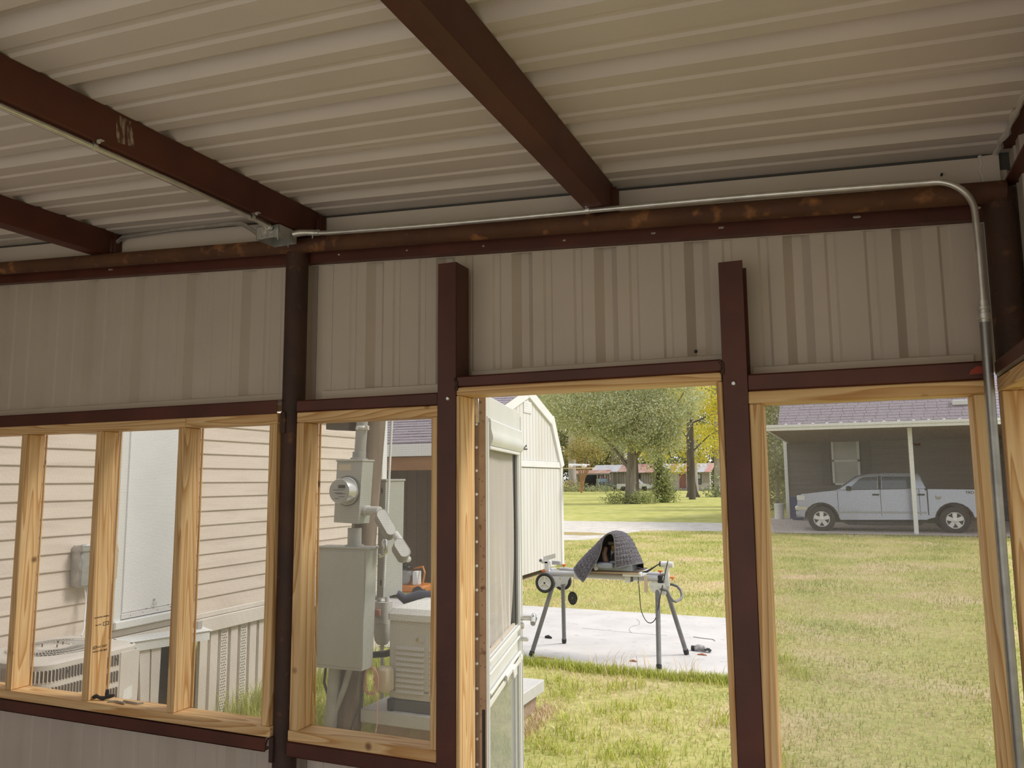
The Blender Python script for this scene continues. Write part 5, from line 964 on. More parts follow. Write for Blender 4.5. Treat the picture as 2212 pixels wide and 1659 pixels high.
while y < BY1-0.02:
    e = min(y+wdt, BY1)
    MB().box(BX-0.02, BX, y+0.006, e-0.006, 0.09, 1.93, 0.002).build('siding_board', M['barn'], bn, smooth=0)
    ys = [y+0.006] + [q for q, _ in prof if y+0.006 < q < e-0.006] + [e-0.006]
    MB().prism([(y+0.006, 2.06), (e-0.006, 2.06)] + [(q, btop(q)) for q in ys[::-1]], BX-0.02, BX, 'x').build('siding_board', M['barn'], bn, smooth=0)
    y = e
MB().prism([(BY0, 0.1)] + prof + [(BY1, 0.1)], BX-0.06, BX-0.021, 'x').build('sheathing', M['grey_seal'] if False else pm('groove_back_board', (0.30, 0.27, 0.24), rough=0.9), bn, smooth=0)
MB().box(BX-0.02, BX+0.022, BY0, BY1, 1.94, 2.055, 0.003).build('belt_trim', M['barnw'], bn, smooth=0); MB().box(BX-0.04, BX+0.024, BY1-0.10, BY1+0.025, 0.06, 1.94, 0.003).build('corner_trim', M['barnw'], bn, smooth=0); MB().box(BX-0.04, BX+0.024, BY0-0.025, BY0+0.10, 0.06, 1.94, 0.003).build('corner_trim', M['barnw'], bn, smooth=0)
for iq, ((a, za), (b, zb_)) in enumerate(zip(prof, prof[1:])):
    d = Vector((0, b-a, zb_-za)).normalized(); nrm = Vector((0, -d.z, d.y)); w = 0.13
    P = [Vector((0, a, za))-d*0.02-nrm*w, Vector((0, b, zb_))+d*0.02-nrm*w, Vector((0, b, zb_))+d*0.05+nrm*0.045, Vector((0, a, za))-d*0.05+nrm*0.045]
    MB().loft([[p+Vector((BX+0.002-0.003*iq, 0, 0)) for p in P], [p+Vector((BX+0.030+0.004*iq, 0, 0)) for p in P]]).build('rake_trim', M['barnw'], bn, smooth=0)
BL = -10.5
MB().box(BL, BX-0.06, BY0, BY0+0.03, 0.09, 2.02).build('side_wall', M['barn'], bn, smooth=0); MB().box(BL, BX-0.06, BY1-0.03, BY1, 0.09, 2.02).build('side_wall', M['barn'], bn, smooth=0)
sh1 = None
def shingles(par, p0, p1, q0, q1, rows, mat, name='shingle_course', tab=0.30):
    # rows of tabs on the quad p0-p1 (eave) to q0-q1 (ridge)
    p0, p1, q0, q1 = map(Vector, (p0, p1, q0, q1)); ud = (p1-p0).normalized(); L_ = (p1-p0).length; up_ = (q0-p0).normalized(); nrm = ud.cross(up_).normalized()
    if nrm.z < 0: nrm = -nrm
    H_ = (q0-p0).length; rr_ = random.Random(rows)
    for r in range(rows):
        m = MB(); s0 = H_*r/rows; s1 = min(H_*(r+1.25)/rows, H_); x = -tab*rr_.random()
        while x < L_:
            a, b = max(x+0.006, 0), min(x+tab-0.006, L_); h = 0.012+rr_.uniform(0, .007)
            if b-a > 0.02:
                A = [p0+ud*a+up_*s0, p0+ud*b+up_*s0, p0+ud*b+up_*s1, p0+ud*a+up_*s1]
                m.add(A + [A[0]+nrm*h, A[1]+nrm*h, A[2]+nrm*0.003, A[3]+nrm*0.003], [(4,5,6,7),(0,1,5,4),(1,2,6,5),(3,0,4,7)])
            x += tab*rr_.choice((0.6, 1.0, 1.0, 0.8)) if False else tab
        m.build(name, mat, par, smooth=0, fix=False)
ov = 0.035; rx = BX+ov
for i, ((a, za), (b, zb_)) in enumerate(zip(prof, prof[1:])):
    d = Vector((0, b-a, zb_-za)).normalized(); nrm = Vector((0, -d.z, d.y)); P = [Vector((0, a, za))-d*.03+nrm*0.03, Vector((0, b, zb_))+d*.03+nrm*0.03, Vector((0, b, zb_))+d*.03+nrm*0.045, Vector((0, a, za))-d*.03+nrm*0.045]
    MB().loft([[p+Vector((BL, 0, 0)) for p in P], [p+Vector((rx, 0, 0)) for p in P]]).build('roof_deck', M['shingle'], bn, smooth=0)
    lo_, hi_ = (P[3], P[2]) if za < zb_ else (P[2], P[3])
    if i < 2: shingles(bn, lo_+Vector((rx, 0, 0)), lo_+Vector((BL, 0, 0)), hi_+Vector((rx, 0, 0)), hi_+Vector((BL, 0, 0)), 7 if i == 0 else 10, M['shingle'])
m = MB().box(BX, BX+0.015, 10.44, 10.81, 2.895, 3.10, 0.003); m.build('gable_vent', M['barnw'], bn, smooth=0); m = MB(); rr = random.Random(2)
for i in range(5):
    for j in range(4): m.box(BX+0.0155, BX+0.0165, 10.475+0.068*i+rr.uniform(-.01, .01), 10.495+0.068*i+rr.uniform(-.01, .01), 2.92+0.045*j, 2.933+0.045*j)
m.build('vent_hole', pm('vent_grey', (0.38, 0.37, 0.36), rough=0.8), bn, kind='stuff', smooth=0)
m = MB(); m.tube([(BX+0.01, 10.45, 2.27), (BX+0.03, 10.50, 2.32), (BX+0.01, 10.55, 2.30)], 0.008, 6); m.box(BX, BX+0.012, 10.43, 10.60, 2.245, 2.262, 0.002); m.build('iron_hook', M['black'], bn)
rk = thing('plank_rack', 'wooden plank shelf with long white poles sticking out past the barn corner', 'rack', (-4.9, 12.55, 1.95))
MB().box(-5.25, -4.58, 12.46, 12.66, 1.925, 1.945, 0.002).build('plank', pm('pale_plank', (0.62, 0.50, 0.34), (0.50, 0.38, 0.24), rough=0.8, scale=20, stretch=(.3, 1, 1)), rk)
MB().cyl((-5.08, 12.50, 1.995), (-4.70, 12.50, 1.985), 0.014, n=8).build('pole', M['barnw'], rk); MB().cyl((-5.09, 12.56, 2.015), (-4.66, 12.56, 2.0), 0.013, n=8).build('pole', M['barnw'], rk)
for x in (-5.07, -5.02, -4.80, -4.74): MB().box(x, x+0.035, 12.475, 12.60, 1.946, 2.02, 0.008).build('clip', pm('cream_clip', (0.72, 0.68, 0.55), rough=0.6), rk) if x in (-5.07, -4.80) else MB().lathe([(0.012, 0), (0.02, .012), (.02, .04), (.012, .052)], (x+.018, 12.475, 1.972), (0, 1, 0), 10).build('roller', M['barnw'], rk)
# lean-to on the near side of the barn
ln = thing('lean_to', 'brown open lean-to with shingled roof and white fascia against the barn side', 'shed', (-7, 8, 0))
LX0, LX1 = -10.0, -5.22
MB().prism([(7.36, 2.20), (8.92, 2.74), (8.92, 2.78), (7.36, 2.24)], LX0, LX1, 'x').build('roof_deck', M['shingle'], ln, smooth=0)
shingles(ln, (LX1, 7.36, 2.241), (LX0, 7.36, 2.241), (LX1, 8.92, 2.781), (LX0, 8.92, 2.781), 11, M['shingle'])
MB().box(LX0, LX1, 7.33, 7.36, 2.055, 2.225, 0.004).build('fascia', M['barnw'], ln, smooth=0)
MB().box(LX0, LX1, 7.40, 7.50, 1.86, 2.05, 0.005).build('beam', pm('orange_brown_wood', (0.33, 0.17, 0.08), (0.25, 0.12, 0.055), rough=0.8, scale=6, stretch=(.2, 1, 1)), ln, smooth=0)
brown = pm('brown_boards', (0.115, 0.078, 0.055), (0.085, 0.056, 0.04), rough=0.85, scale=8, stretch=(1, 1, .1))
for i in range(25): MB().box(LX0+0.19*i, LX0+0.19*i+0.183, 8.80, 8.84, 0.02, 2.62, 0.003).build('wall_board', brown, ln, smooth=0)
for x in (LX0+0.1, -8.2): MB().box(x, x+0.1, 7.40, 7.50, 0, 1.86, 0.004).build('post', brown, ln, smooth=0)
# orange machine under the lean-to
mw = thing('tiller', 'orange garden machine with grey engine in the brown lean-to', 'garden machine', (-6.05, 8.0, 0))
org = pm('orange_deck', (0.62, 0.22, 0.03), (0.5, 0.17, 0.03), rough=0.5, scale=5)
m = MB(); m.box(-6.38, -5.72, 7.80, 8.2, 0.10, 0.20, 0.03); m.build('deck', org, mw); MB().lathe([(0.10, 0), (0.13, .02), (.13, .14), (.09, .17)], (-6.10, 7.86, 0.30), (0, 1, 0), 20).build('engine', pm('engine_grey', (0.33, 0.32, 0.32), (0.2, 0.2, 0.2), rough=0.5, metal=0.3), mw); MB().box(-6.24, -5.98, 7.84, 8.05, 0.42, 0.47, 0.02).build('engine_cover', M['black'], mw)
MB().lathe([(0.05, 0), (0.05, .02), (.035, .03)], (-6.06, 7.85, 0.47), (0, 0, 1), 12).build('filler_cap', M['black'], mw); MB().box(-5.92, -5.84, 7.85, 7.98, 0.20, 0.40, 0.01).build('battery', M['lplast'], mw); m = MB(); m.tube([(-5.78, 7.9, .20), (-5.74, 7.9, .38), (-5.80, 7.95, .46), (-5.98, 8.0, .42)], .014, 8); m.tube([(-6.34, 7.9, .20), (-6.38, 7.9, .45), (-6.42, 8.0, .75)], .016, 8); m.build('handle_tube', org, mw)
for x in (-6.30, -5.80):
    MB().lathe([(.03, -.04), (.095, -.045), (.10, 0), (.095, .045), (.03, .04)], (x, 7.84, .10), (0, 1, 0), 18).build('wheel', M['tyre'], mw)

# ================================================================= carport house and pick-up truck
ch = thing('carport_house', 'grey house with purple shingle roof and open carport behind the truck', 'house', (3, 29, 0))
hs = pm('dark_grey_siding', (0.175, 0.16, 0.15), (0.14, 0.128, 0.12), rough=0.8, scale=3, stretch=(.3, 1, 4))
for i in range(18):
    z = 0.04+0.2*i; V = [(-2.38, 33.5, z), (9.5, 33.5, z), (9.5, 33.525, z+0.20), (-2.38, 33.525, z+0.20)]; V += [(x, y+0.03, zz_) for x, y, zz_ in V]
    MB().add(V, [(0,1,2,3),(7,6,5,4),(0,4,5,1),(1,5,6,2),(2,6,7,3),(3,7,4,0)]).build('siding_plank', hs, ch, smooth=0)
MB().box(-2.38, 9.5, 33.56, 44, 0.0, 3.62).build('wall_core', hs, ch, smooth=0)
MB().box(-2.46, -2.32, 33.44, 33.56, 0.02, 3.36, 0.01).build('corner_trim', M['white'], ch, smooth=0)
MB().box(-2.30, 9.5, 23.92, 33.5, 3.22, 3.27).build('carport_ceiling', pm('brown_soffit', (0.16, 0.11, 0.075), rough=0.8), ch, smooth=0)
m = MB(); m.box(-2.28, 9.5, 23.78, 23.92, 3.205, 3.30, 0.004); m.box(-2.28, 9.5, 23.74, 23.92, 3.30, 3.385, 0.004); m.build('fascia', M['barnw'], ch, smooth=0); MB().box(-2.30, -2.22, 23.9, 33.5, 3.205, 3.385, 0.004).build('fascia', M['barnw'], ch, smooth=0)
ZR = 3.40+0.53*9.6
MB().prism([(23.80, 3.39), (33.4, ZR), (43.5, 3.4), (43.5, 3.34), (33.4, ZR-0.08), (23.80, 3.33)], -1.92, 9.6, 'x').build('roof_deck', M['shingle'], ch, smooth=0)
shingles(ch, (-1.93, 23.80, 3.392), (9.6, 23.80, 3.392), (-1.93, 28.8, 3.392+0.53*5.0), (9.6, 28.8, 3.392+0.53*5.0), 26, M['shingle'], tab=0.33)
hg = MB().box(-0.03, 0.05, 23.77, 23.83, 3.385, 3.42, 0.004).build('gutter_hanger', M['white'], ch, smooth=0); hg.location.x -= 1.7
for i in range(1, 26): like(hg, loc=(hg.location.x+0.40*i, hg.location.y, hg.location.z))
MB().box(1.77, 1.89, 24.44, 24.56, 0.02, 3.22, 0.006).build('carport_post', M['white'], ch, smooth=0); MB().box(7.4, 7.52, 24.44, 24.56, 0.02, 3.22, 0.006).build('carport_post', M['white'], ch, smooth=0)
MB().box(3.05, 3.5, 24.6, 25.0, 3.86, 4.02, 0.02).build('roof_vent', M['lplast'], ch, smooth=0)
wn = MB(); x0, x1, z0, z1 = -0.56, 0.52, 1.42, 3.46
for a, b, c, d in ((x0, x0+.09, z0, z1), (x1-.09, x1, z0, z1), (x0, x1, z1-.09, z1), (x0, x1, z0, z0+.09), (x0, x1, 2.38, 2.47)): wn.box(a, b, 33.43, 33.50, c, d, .005)
wn = wn.build('window', M['white'], ch, smooth=0)
for a, b in ((z0+.08, 2.39), (2.46, z1-.08)): MB().box(x0+.08, x1-.08, 33.485, 33.492, a, b).build('pane', pm('curtained_glass', (0.36, 0.37, 0.33), (0.44, 0.45, 0.40), rough=0.12, scale=2), wn, smooth=0)
for a, b in ((x0-.40, x0-.06), (x1+.06, x1+.40)): MB().box(a, b, 33.45, 33.50, z0, z1, .01).build('shutter', pm('dark_shutter', (0.10, 0.095, 0.09), rough=0.7), ch, smooth=0)
bw = thing('white_bucket', 'white drum standing at the house corner post', 'drum', (-2.68, 32.95, 0.0)); MB().lathe([(.17, 0), (.19, .02), (.195, .60), (.20, .61), (.20, .64), (.18, .65)], (-2.72, 32.95, 0.01), (0, 0, 1), 18).build('body', M['white'], bw); MB().lathe([(.202, 0), (.202, .03)], (-2.72, 32.95, .58), (0, 0, 1), 18).build('rim', M['lplast'], bw)
bb2 = thing('blue_bin', 'dark blue wheeled bin in front of the truck by the house wall', 'bin', (-1.98, 32.3, 0.02)); MB().loft([[Vector((-1.95+i*w, 32.3+j*w, z)) for i, j in ((-1,-1),(1,-1),(1,1),(-1,1))] for w, z in ((.20, .04), (.25, .90))]).build('body', pm('blue_plastic', (0.035, 0.06, 0.17), rough=0.5), bb2, smooth=0); MB().box(-2.22, -1.68, 32.03, 32.58, .90, .96, .02).build('lid', pm('blue_lid', (0.03, 0.05, 0.14), rough=0.5), bb2)

tk = thing('pickup_truck', 'silver crew cab pickup truck parked under the carport', 'truck', (1.1, 26.2, 0.02))
paint = pm('silver_blue_paint', (0.34, 0.36, 0.42), rough=0.24, metal=0.75, coat=0.5); dark = pm('dark_under', (0.03, 0.03, 0.032), rough=0.7); tglass = pm('dark_window', (0.045, 0.06, 0.085), rough=0.05, spec=0.8)
TY0, TY1 = 25.2, 27.15; yc = (TY0+TY1)/2
def arch(xc, r, zc, n=10): return [(xc+r*math.cos(a), zc+r*math.sin(a)) for a in np.linspace(PI-0.15, 0.15, n)]
def side(poly, hw0, hw1, nm, par, sm=25, zsplit=None):
    # closed profile swept across the width, sides leaning in with height
    zs_ = [p[1] for p in poly]; z0_, z1_ = min(zs_), max(zs_)
    def hw(z): t = (z-z0_)/(z1_-z0_); return hw0+(hw1-hw0)*t
    A = [Vector((x, yc-hw(z), z)) for x, z in poly]; A2 = [Vector((x, yc-hw(z)+0.05, z)) for x, z in poly]
    cx = sum(p[0] for p in poly)/len(poly); cz_ = sum(zs_)/len(poly)
    sA = [Vector((x, yc-hw(z)*1.0, z)) for x, z in poly]; sB = [Vector((x, yc+hw(z)*1.0, z)) for x, z in poly]
    return MB().loft([sA, sB]).build(nm, paint, par, smooth=sm)
lower = [(-1.50, .48), (-1.30, .44)] + arch(-.83, .52, .40) + [(-.28, .37), (2.20, .40), (2.22, .42)] + arch(2.95, .53, .40) + [(3.55, .50), (4.02, .54), (4.06, .62), (4.05, 1.33), (2.26, 1.355), (2.22, 1.30), (2.18, 1.365), (-.34, 1.325), (-.85, 1.27), (-1.40, 1.20), (-1.52, 1.10), (-1.56, .80)]
body = side(lower, .985, .93, 'body', tk)
bev = body.modifiers.new('round', 'BEVEL'); bev.width = .05; bev.segments = 2; bev.limit_method = 'ANGLE'; bev.angle_limit = math.radians(50)
roofp = [(-.36, 1.31), (.25, 1.755), (.42, 1.815), (.72, 1.865), (1.25, 1.885), (1.85, 1.87), (2.05, 1.85), (2.12, 1.78), (2.24, 1.345)]
cab = side(roofp, .94, .70, 'cab', tk); b2 = cab.modifiers.new('round', 'BEVEL'); b2.width = .04; b2.segments = 2; b2.limit_method = 'ANGLE'; b2.angle_limit = math.radians(50)
def cy_(z): return yc-(.94+(.70-.94)*(z-1.31)/(1.885-1.31))-0.006
def pane(poly, nm, mat_=None, par=None): return MB().loft([[Vector((x, cy_(z), z)) for x, z in poly], [Vector((x, cy_(z)+.012, z)) for x, z in poly]]).build(nm, mat_ or tglass, par or cab, smooth=0)
pane([(.02, 1.355), (.86, 1.36), (.88, 1.74), (.46, 1.725), (.34, 1.66)], 'side_window'); pane([(.98, 1.36), (1.80, 1.37), (1.86, 1.74), (1.00, 1.745)], 'side_window')
pane([(.875, 1.345), (.965, 1.345), (.985, 1.76), (.895, 1.755)], 'door_pillar', dark); pane([(.0, 1.335), (1.84, 1.35), (1.84, 1.362), (.0, 1.348)], 'belt_moulding', dark)
MB().loft([[Vector((x, y, z)) for x, y, z in ((-.30, yc-.84, 1.345), (.24, yc-.72, 1.75), (.24, yc+.72, 1.75), (-.30, yc+.84, 1.345))], [Vector((x-.012, y, z+.012)) for x, y, z in ((-.30, yc-.84, 1.345), (.24, yc-.72, 1.75), (.24, yc+.72, 1.75), (-.30, yc+.84, 1.345))]]).build('windscreen', tglass, cab, smooth=0)
ys_ = TY0-.012
for x, z0, z1 in ((-.32, .42, 1.31), (.93, .42, 1.34), (2.02, .55, 1.34)): MB().box(x, x+.012, ys_+.010, ys_+.04, z0, z1).build('door_gap', dark, body, smooth=0)
MB().box(2.235, 2.265, ys_+.012, ys_+.08, .42, 1.35).build('bed_gap', dark, body, smooth=0)
for x in (.70, 1.98): MB().box(x, x+.20, ys_-.018, ys_+.02, 1.155, 1.20, .012).build('door_handle', M['black'], body)
MB().box(-.28, 2.2, ys_-.004, ys_+.02, .60, .65, .01).build('side_moulding', paint, body)
m = MB(); m.box(-.06, .10, ys_-.17, ys_+.02, 1.31, 1.45, .03); m.build('door_mirror', M['black'], body)
m = MB(); m.box(-1.555, -1.30, ys_+.005, ys_+.12, .98, 1.16, .02); m.build('headlight', pm('lamp_glass', (0.62, 0.64, 0.64), rough=0.1), body); MB().box(-1.62, -1.24, ys_+.02, TY1-.03, .66, .82, .03).build('bumper', M['chrome'], body); MB().box(-1.60, -1.32, ys_+.03, TY1-.04, .44, .66, .03).build('lower_bumper', paint, body); MB().lathe([(.06, 0), (.05, .01)], (-1.47, ys_+.03, .58), (0, -1, 0), 12).build('fog_light', M['white'], body); MB().box(-1.57, -1.54, TY0+.25, TY1-.25, .85, 1.12, .01).build('radiator_grille', dark, body)
MB().box(3.98, 4.075, ys_+.0, ys_+.14, .92, 1.24, .01).build('tail_light', pm('red_lens', (0.55, 0.02, 0.015), rough=0.15), body); MB().box(4.0, 4.18, ys_+.03, TY1-.03, .58, .74, .03).build('rear_bumper', M['chrome'], body)
MB().lathe([(.085, 0), (.085, .006), (.078, .008)], (2.55, ys_+.016, 1.12), (0, -1, 0), 20).build('fuel_flap', paint, body)
text('lettering', 'TRD', .12, M['grey_seal'], tk, (3.40, ys_+.012, 1.24), (PI/2, 0, 0), .002)
m = MB(); m.tube([(-.2, TY0-.03, .34), (-.05, TY0-.06, .27), (.8, TY0-.06, .26), (2.0, TY0-.06, .28), (2.12, TY0-.03, .35)], .035, 8); m.build('step_bar', dark, tk); MB().box(-.5, 3.4, TY0+.2, TY1-.2, .30, .50).build('chassis', dark, tk, smooth=0)
for x in (-.83, 2.95):
    for y, s_ in ((TY0-.005, -1), (TY1-.24, 1)):
        m = MB(); c = Vector((x, y+.12, .40)); prof_ = [(.245, -.115), (.27, -.125), (.375, -.12), (.41, -.09), (.415, 0), (.41, .09), (.375, .12), (.245, .115)]
        w = MB().lathe(prof_, c, (0, 1, 0), 36).build('wheel', M['tyre'], tk)
        if s_ < 0:
            r_ = MB(); r_.lathe([(.245, -.124), (.252, -.118), (.24, -.09), (.225, -.118)], c, (0, 1, 0), 32) if False else None
            r_.tube([c+Vector((.236*math.cos(a), -.122, .236*math.sin(a))) for a in np.linspace(0, 2*PI, 33)[:-1]], .016, 6, closed=True)
            for k in range(5):
                a = PI/2+2*PI*k/5; d = Vector((math.cos(a), 0, math.sin(a))); t = Vector((-d.z, 0, d.x))
                r_.loft([[c+d*.03+t*s+Vector((0, yy_, 0)) for s, yy_ in ((-.05, -.13), (.05, -.13), (.05, -.115), (-.05, -.115))], [c+d*.235+t*s+Vector((0, yy_, 0)) for s, yy_ in ((-.066, -.127), (.066, -.127), (.066, -.115), (-.066, -.115))]])
            r_.lathe([(.07, -.14), (.06, -.146), (.03, -.148)], c, (0, 1, 0), 18); r_.build('alloy_rim', pm('alloy', (0.70, 0.70, 0.72), rough=0.3, metal=0.4), w)
            MB().tube([c+Vector((.50*math.cos(a), -.10, .50*math.sin(a)+.01)) for a in np.linspace(.12, PI-.12, 18)], .018, 6).build('wheel_arch', dark, body)

# ================================================================= old tin-roofed house across the field
oh = thing('old_house', 'long low weathered house with rusty tin roof across the field behind the trees', 'house', (-30, 122, 0))
rust_roof = pm('rusty_tin', (0.36, 0.20, 0.16), (0.44, 0.33, 0.29), rough=0.7, scale=.5, detail=8, c3=(0.27, 0.12, 0.08), s3=.9, lo3=.5, hi3=.65); pinkroof = pm('faded_red_tin', (0.48, 0.24, 0.21), (0.46, 0.40, 0.40), rough=0.6, scale=.5, detail=6, stretch=(2, .3, .3)); bluegrey = pm('grey_tin', (0.42, 0.42, 0.46), (0.50, 0.50, 0.54), rough=0.6, scale=.8)
vwall = pm('weathered_lilac_wall', (0.44, 0.395, 0.39), (0.37, 0.33, 0.32), rough=0.9, scale=1.2, detail=8); gwall = pm('old_grey_boards', (0.33, 0.30, 0.25), (0.24, 0.21, 0.17), rough=0.9, scale=2, stretch=(3, 1, .3))
OY = 120
def box_(nm, mat_, x0, x1, z0, z1, y0=OY, y1=OY+.3, par=None): return MB().box(x0, x1, y0, y1, z0, z1).build(nm, mat_, par or oh, smooth=0)
w = box_('wall', vwall, -27.0, -19.05, .12, 2.82); box_('wall', gwall, -34.3, -27.0, .1, 2.85, OY+.3, OY+.6)
for i in range(18): box_('wall_board', gwall, -34.2+.4*i, -33.86+.4*i, .1, 2.85, OY+.2, OY+.3)
for i in range(11): MB().prism([(OY-.5, 2.78), (OY+3.2, 4.15), (OY+3.2, 4.2), (OY-.5, 2.83)], -31.2+1.13*i, -30.09+1.13*i, 'x').build('roof_sheet', (rust_roof, rust_roof, rust_roof, rust_roof, bluegrey, rust_roof, bluegrey, pinkroof, pinkroof, bluegrey, pinkroof)[i], oh, smooth=0)
for i in range(6): MB().prism([(OY-.3, 2.95), (OY+3.2, 4.1), (OY+3.2, 4.15), (OY-.3, 3.0)], -38.0+1.13*i, -36.89+1.13*i, 'x').build('roof_sheet', bluegrey if i < 4 else rust_roof, oh, smooth=0)
MB().prism([(OY-1.6, 2.72), (OY-.2, 3.25), (OY-.2, 3.30), (OY-1.6, 2.77)], -40.6, -34.4, 'x').build('porch_roof', rust_roof, oh, smooth=0); box_('porch_beam', gwall, -40.6, -34.4, 2.55, 2.75, OY-1.6, OY-1.5)
box_('porch_back', dark, -40.0, -36.3, .0, 2.6, OY+2, OY+2.2); box_('wall', gwall, -40.4, -39.6, 0, 2.6, OY-1.4, OY+.3)
for i in range(7): box_('fence_slat', pm('mixed_slat_%d' % i, ((.33, .12, .08), (.42, .40, .38), (.30, .30, .29), (.40, .15, .10), (.25, .22, .2), (.42, .35, .25), (.35, .13, .09))[i], rough=.9), -36.4+.3*i, -36.2+.3*i, .3 if i % 2 else .1, 2.5, OY-1.3, OY-1.2)
for x in (-40.5, -38.9, -36.5, -34.5): box_('porch_post', gwall, x, x+.18, 0, 2.6, OY-1.55, OY-1.35)
box_('tarp', pm('blue_tarp', (0.25, 0.38, 0.50), rough=.6), -36.1, -34.9, .9, 1.9, OY-1.45, OY-1.4); box_('tarp', pm('pale_tarp', (0.45, 0.50, 0.48), rough=.7), -36.6, -36.0, .2, 1.9, OY-1.5, OY-1.45)
red_d = pm('brown_red_door', (0.26, 0.115, 0.09), (0.2, 0.085, 0.07), rough=.8, scale=4, stretch=(3, 1, .3))
for x in (-23.78, -23.24): box_('door', red_d, x, x+.46, .42, 2.5, OY-.08, OY)
box_('door_step', gwall, -24.0, -22.5, .0, .28, OY-.8, OY)
wv = box_('window', M['black'], -21.5, -20.45, .95, 2.56, OY-.08, OY); box_('pane', pm('pale_pane', (.32, .34, .32), rough=.15), -21.42, -20.55, 1.8, 2.48, OY-.1, OY-.07, wv); box_('pane', pm('dark_pane', (.10, .11, .12), rough=.15), -21.42, -20.55, 1.03, 1.72, OY-.1, OY-.07, wv)
box_('window', M['black'], -30.6, -29.9, 1.9, 2.6, OY+.1, OY+.2); box_('corner_post', M['barnw'], -19.2, -19.02, .1, 2.8, OY-.08, OY); box_('patch_board', gwall, -20.4, -19.3, 1.2, 2.5, OY-.05, OY); box_('wall_base', pm('grey_base', (.3, .29, .28), rough=.9), -27.0, -19.0, 0, .13)
def small_car(name, lab, loc, col, cab_off, rot=0.0):
    r = thing(name, lab, 'truck', loc, rot=(0, 0, rot)); pt = pm(name+'_paint', col, rough=.3, metal=.4)
    MB().prism([(-2.6, .35), (-2.0, .35), (-1.9, .7), (-1.2, .7), (-1.1, .35), (1.2, .35), (1.3, .7), (2.0, .7), (2.1, .35), (2.6, .4), (2.6, .95), (1.3, 1.1), (-2.6, 1.1)], -.9, .9, 'y').build('body', pt, r, smooth=0)
    MB().prism([(-1.0, 1.08), (-.8, 1.7), (.5, 1.75), (1.25, 1.1)], -.8, .8, 'y').build('cab', pt, r, smooth=0)
    for a, b, c, d in ((-.85, -.15, -.7, -.15), (0.0, 1.0, 0.0, .5)): MB().prism([(a, 1.15), (b, 1.15), (d, 1.65), (c, 1.65)], -.815, -.79, 'y').build('side_window', tglass, r, smooth=0)
    for x in (-1.55, 1.65): MB().lathe([(.2, -.1), (.35, -.1), (.35, .1), (.2, .1)], (x, -.85, .35), (0, 1, 0), 16).build('wheel', M['tyre'], r)
    return r
small_car('pickup_truck', 'small grey pickup parked far off before the old house', (-29.9, 116.5, 0), (0.52, 0.53, 0.55), 0)
small_car('utility_trailer', 'dark low vehicle half hidden left of the big oak trunk', (-34.6, 117, -.25), (0.10, 0.10, 0.11), 0)['category'] = 'vehicle'
wbar = thing('wheelbarrow', 'dark wheelbarrow standing in the grass before the far porch', 'wheelbarrow', (-36.0, 112, 0)); MB().loft([[Vector((-36+w*i, 112+.3*j, z)) for i, j in ((-1,-1),(1,-1),(1,1),(-1,1))] for w, z in ((.35, .35), (.7, .75))]).build('tray', M['grey_seal'], wbar, smooth=0); MB().tube([(-36.6, 112, .0), (-36.4, 112, .4), (-35.2, 112, .7)], .04, 6).build('handle', M['white'], wbar)
orb = thing('orange_ball', 'bright orange round object lying in the grass before the far garage', 'ball', (-38.0, 113.5, 0)); MB().ball((-37.6, 113, .3), .32).build('shell', M['orange'], orb)
jk = thing('gas_can', 'red can standing before the old house by the ivy-clad trunk', 'can', (-26.3, 117, 0)); MB().box(-26.6, -25.9, 116.9, 117.2, .0, 1.3, .08).build('body', pm('red_can', (.45, .04, .03), rough=.5), jk); MB().box(-26.45, -26.05, 116.95, 117.15, 1.3, 1.55, .06).build('neck', pm('red_can_neck', (.35, .03, .03), rough=.5), jk)
gb = thing('green_bin', 'dark green bin by the wall of the old house', 'bin', (-21.7, 118, 0)); MB().box(-22.0, -21.4, 117.8, 118.2, 0, .95, .04).build('body', pm('green_bin_col', (.04, .10, .05), rough=.6), gb); MB().box(-22.05, -21.35, 117.7, 118.25, .95, 1.03, .03).build('lid', pm('green_lid', (.05, .2, .07), rough=.6), gb)

# ================================================================= trees
bark = pm('oak_bark', (0.22, 0.18, 0.15), (0.13, 0.105, 0.085), rough=.95, scale=3, stretch=(1, 1, .12), bump=.8, c3=(.36, .33, .30), s3=2.2, lo3=.52, hi3=.68); darkbark = pm('dark_bark', (0.085, 0.07, 0.06), (0.13, 0.105, 0.09), rough=.95, scale=4, stretch=(1, 1, .15), bump=.6); palebark = pm('pale_bark', (0.40, 0.36, 0.34), (0.29, 0.26, 0.24), rough=.95, scale=2, stretch=(1, 1, .3), bump=.5); orangebark = pm('orange_bark', (0.40, 0.24, 0.13), (0.30, 0.17, 0.09), rough=.9, scale=3)
LM = {'oak': leaf_mat('oak_leaf', [(0, (.30, .34, .16)), (.35, (.47, .50, .28)), (.7, (.62, .62, .42)), (.92, (.78, .76, .56)), (1, (.74, .58, .16))]),
      'olive': leaf_mat('olive_leaf', [(0, (.24, .23, .09)), (.4, (.42, .39, .16)), (.75, (.58, .50, .24)), (1, (.72, .54, .24))]),
      'yellow': leaf_mat('yellow_leaf', [(0, (.42, .44, .10)), (.4, (.64, .60, .12)), (.8, (.80, .66, .09)), (1, (.82, .58, .10))]),
      'dark': leaf_mat('dark_leaf', [(0, (.10, .12, .065)), (.5, (.19, .22, .115)), (1, (.34, .35, .19))]),
      'mid': leaf_mat('mid_leaf', [(0, (.20, .23, .13)), (.5, (.36, .39, .22)), (1, (.54, .54, .33))]),
      'ivy': leaf_mat('ivy_leaf', [(0, (.16, .20, .08)), (.5, (.36, .40, .18)), (1, (.56, .56, .28))])}
RS = np.random.RandomState(5)
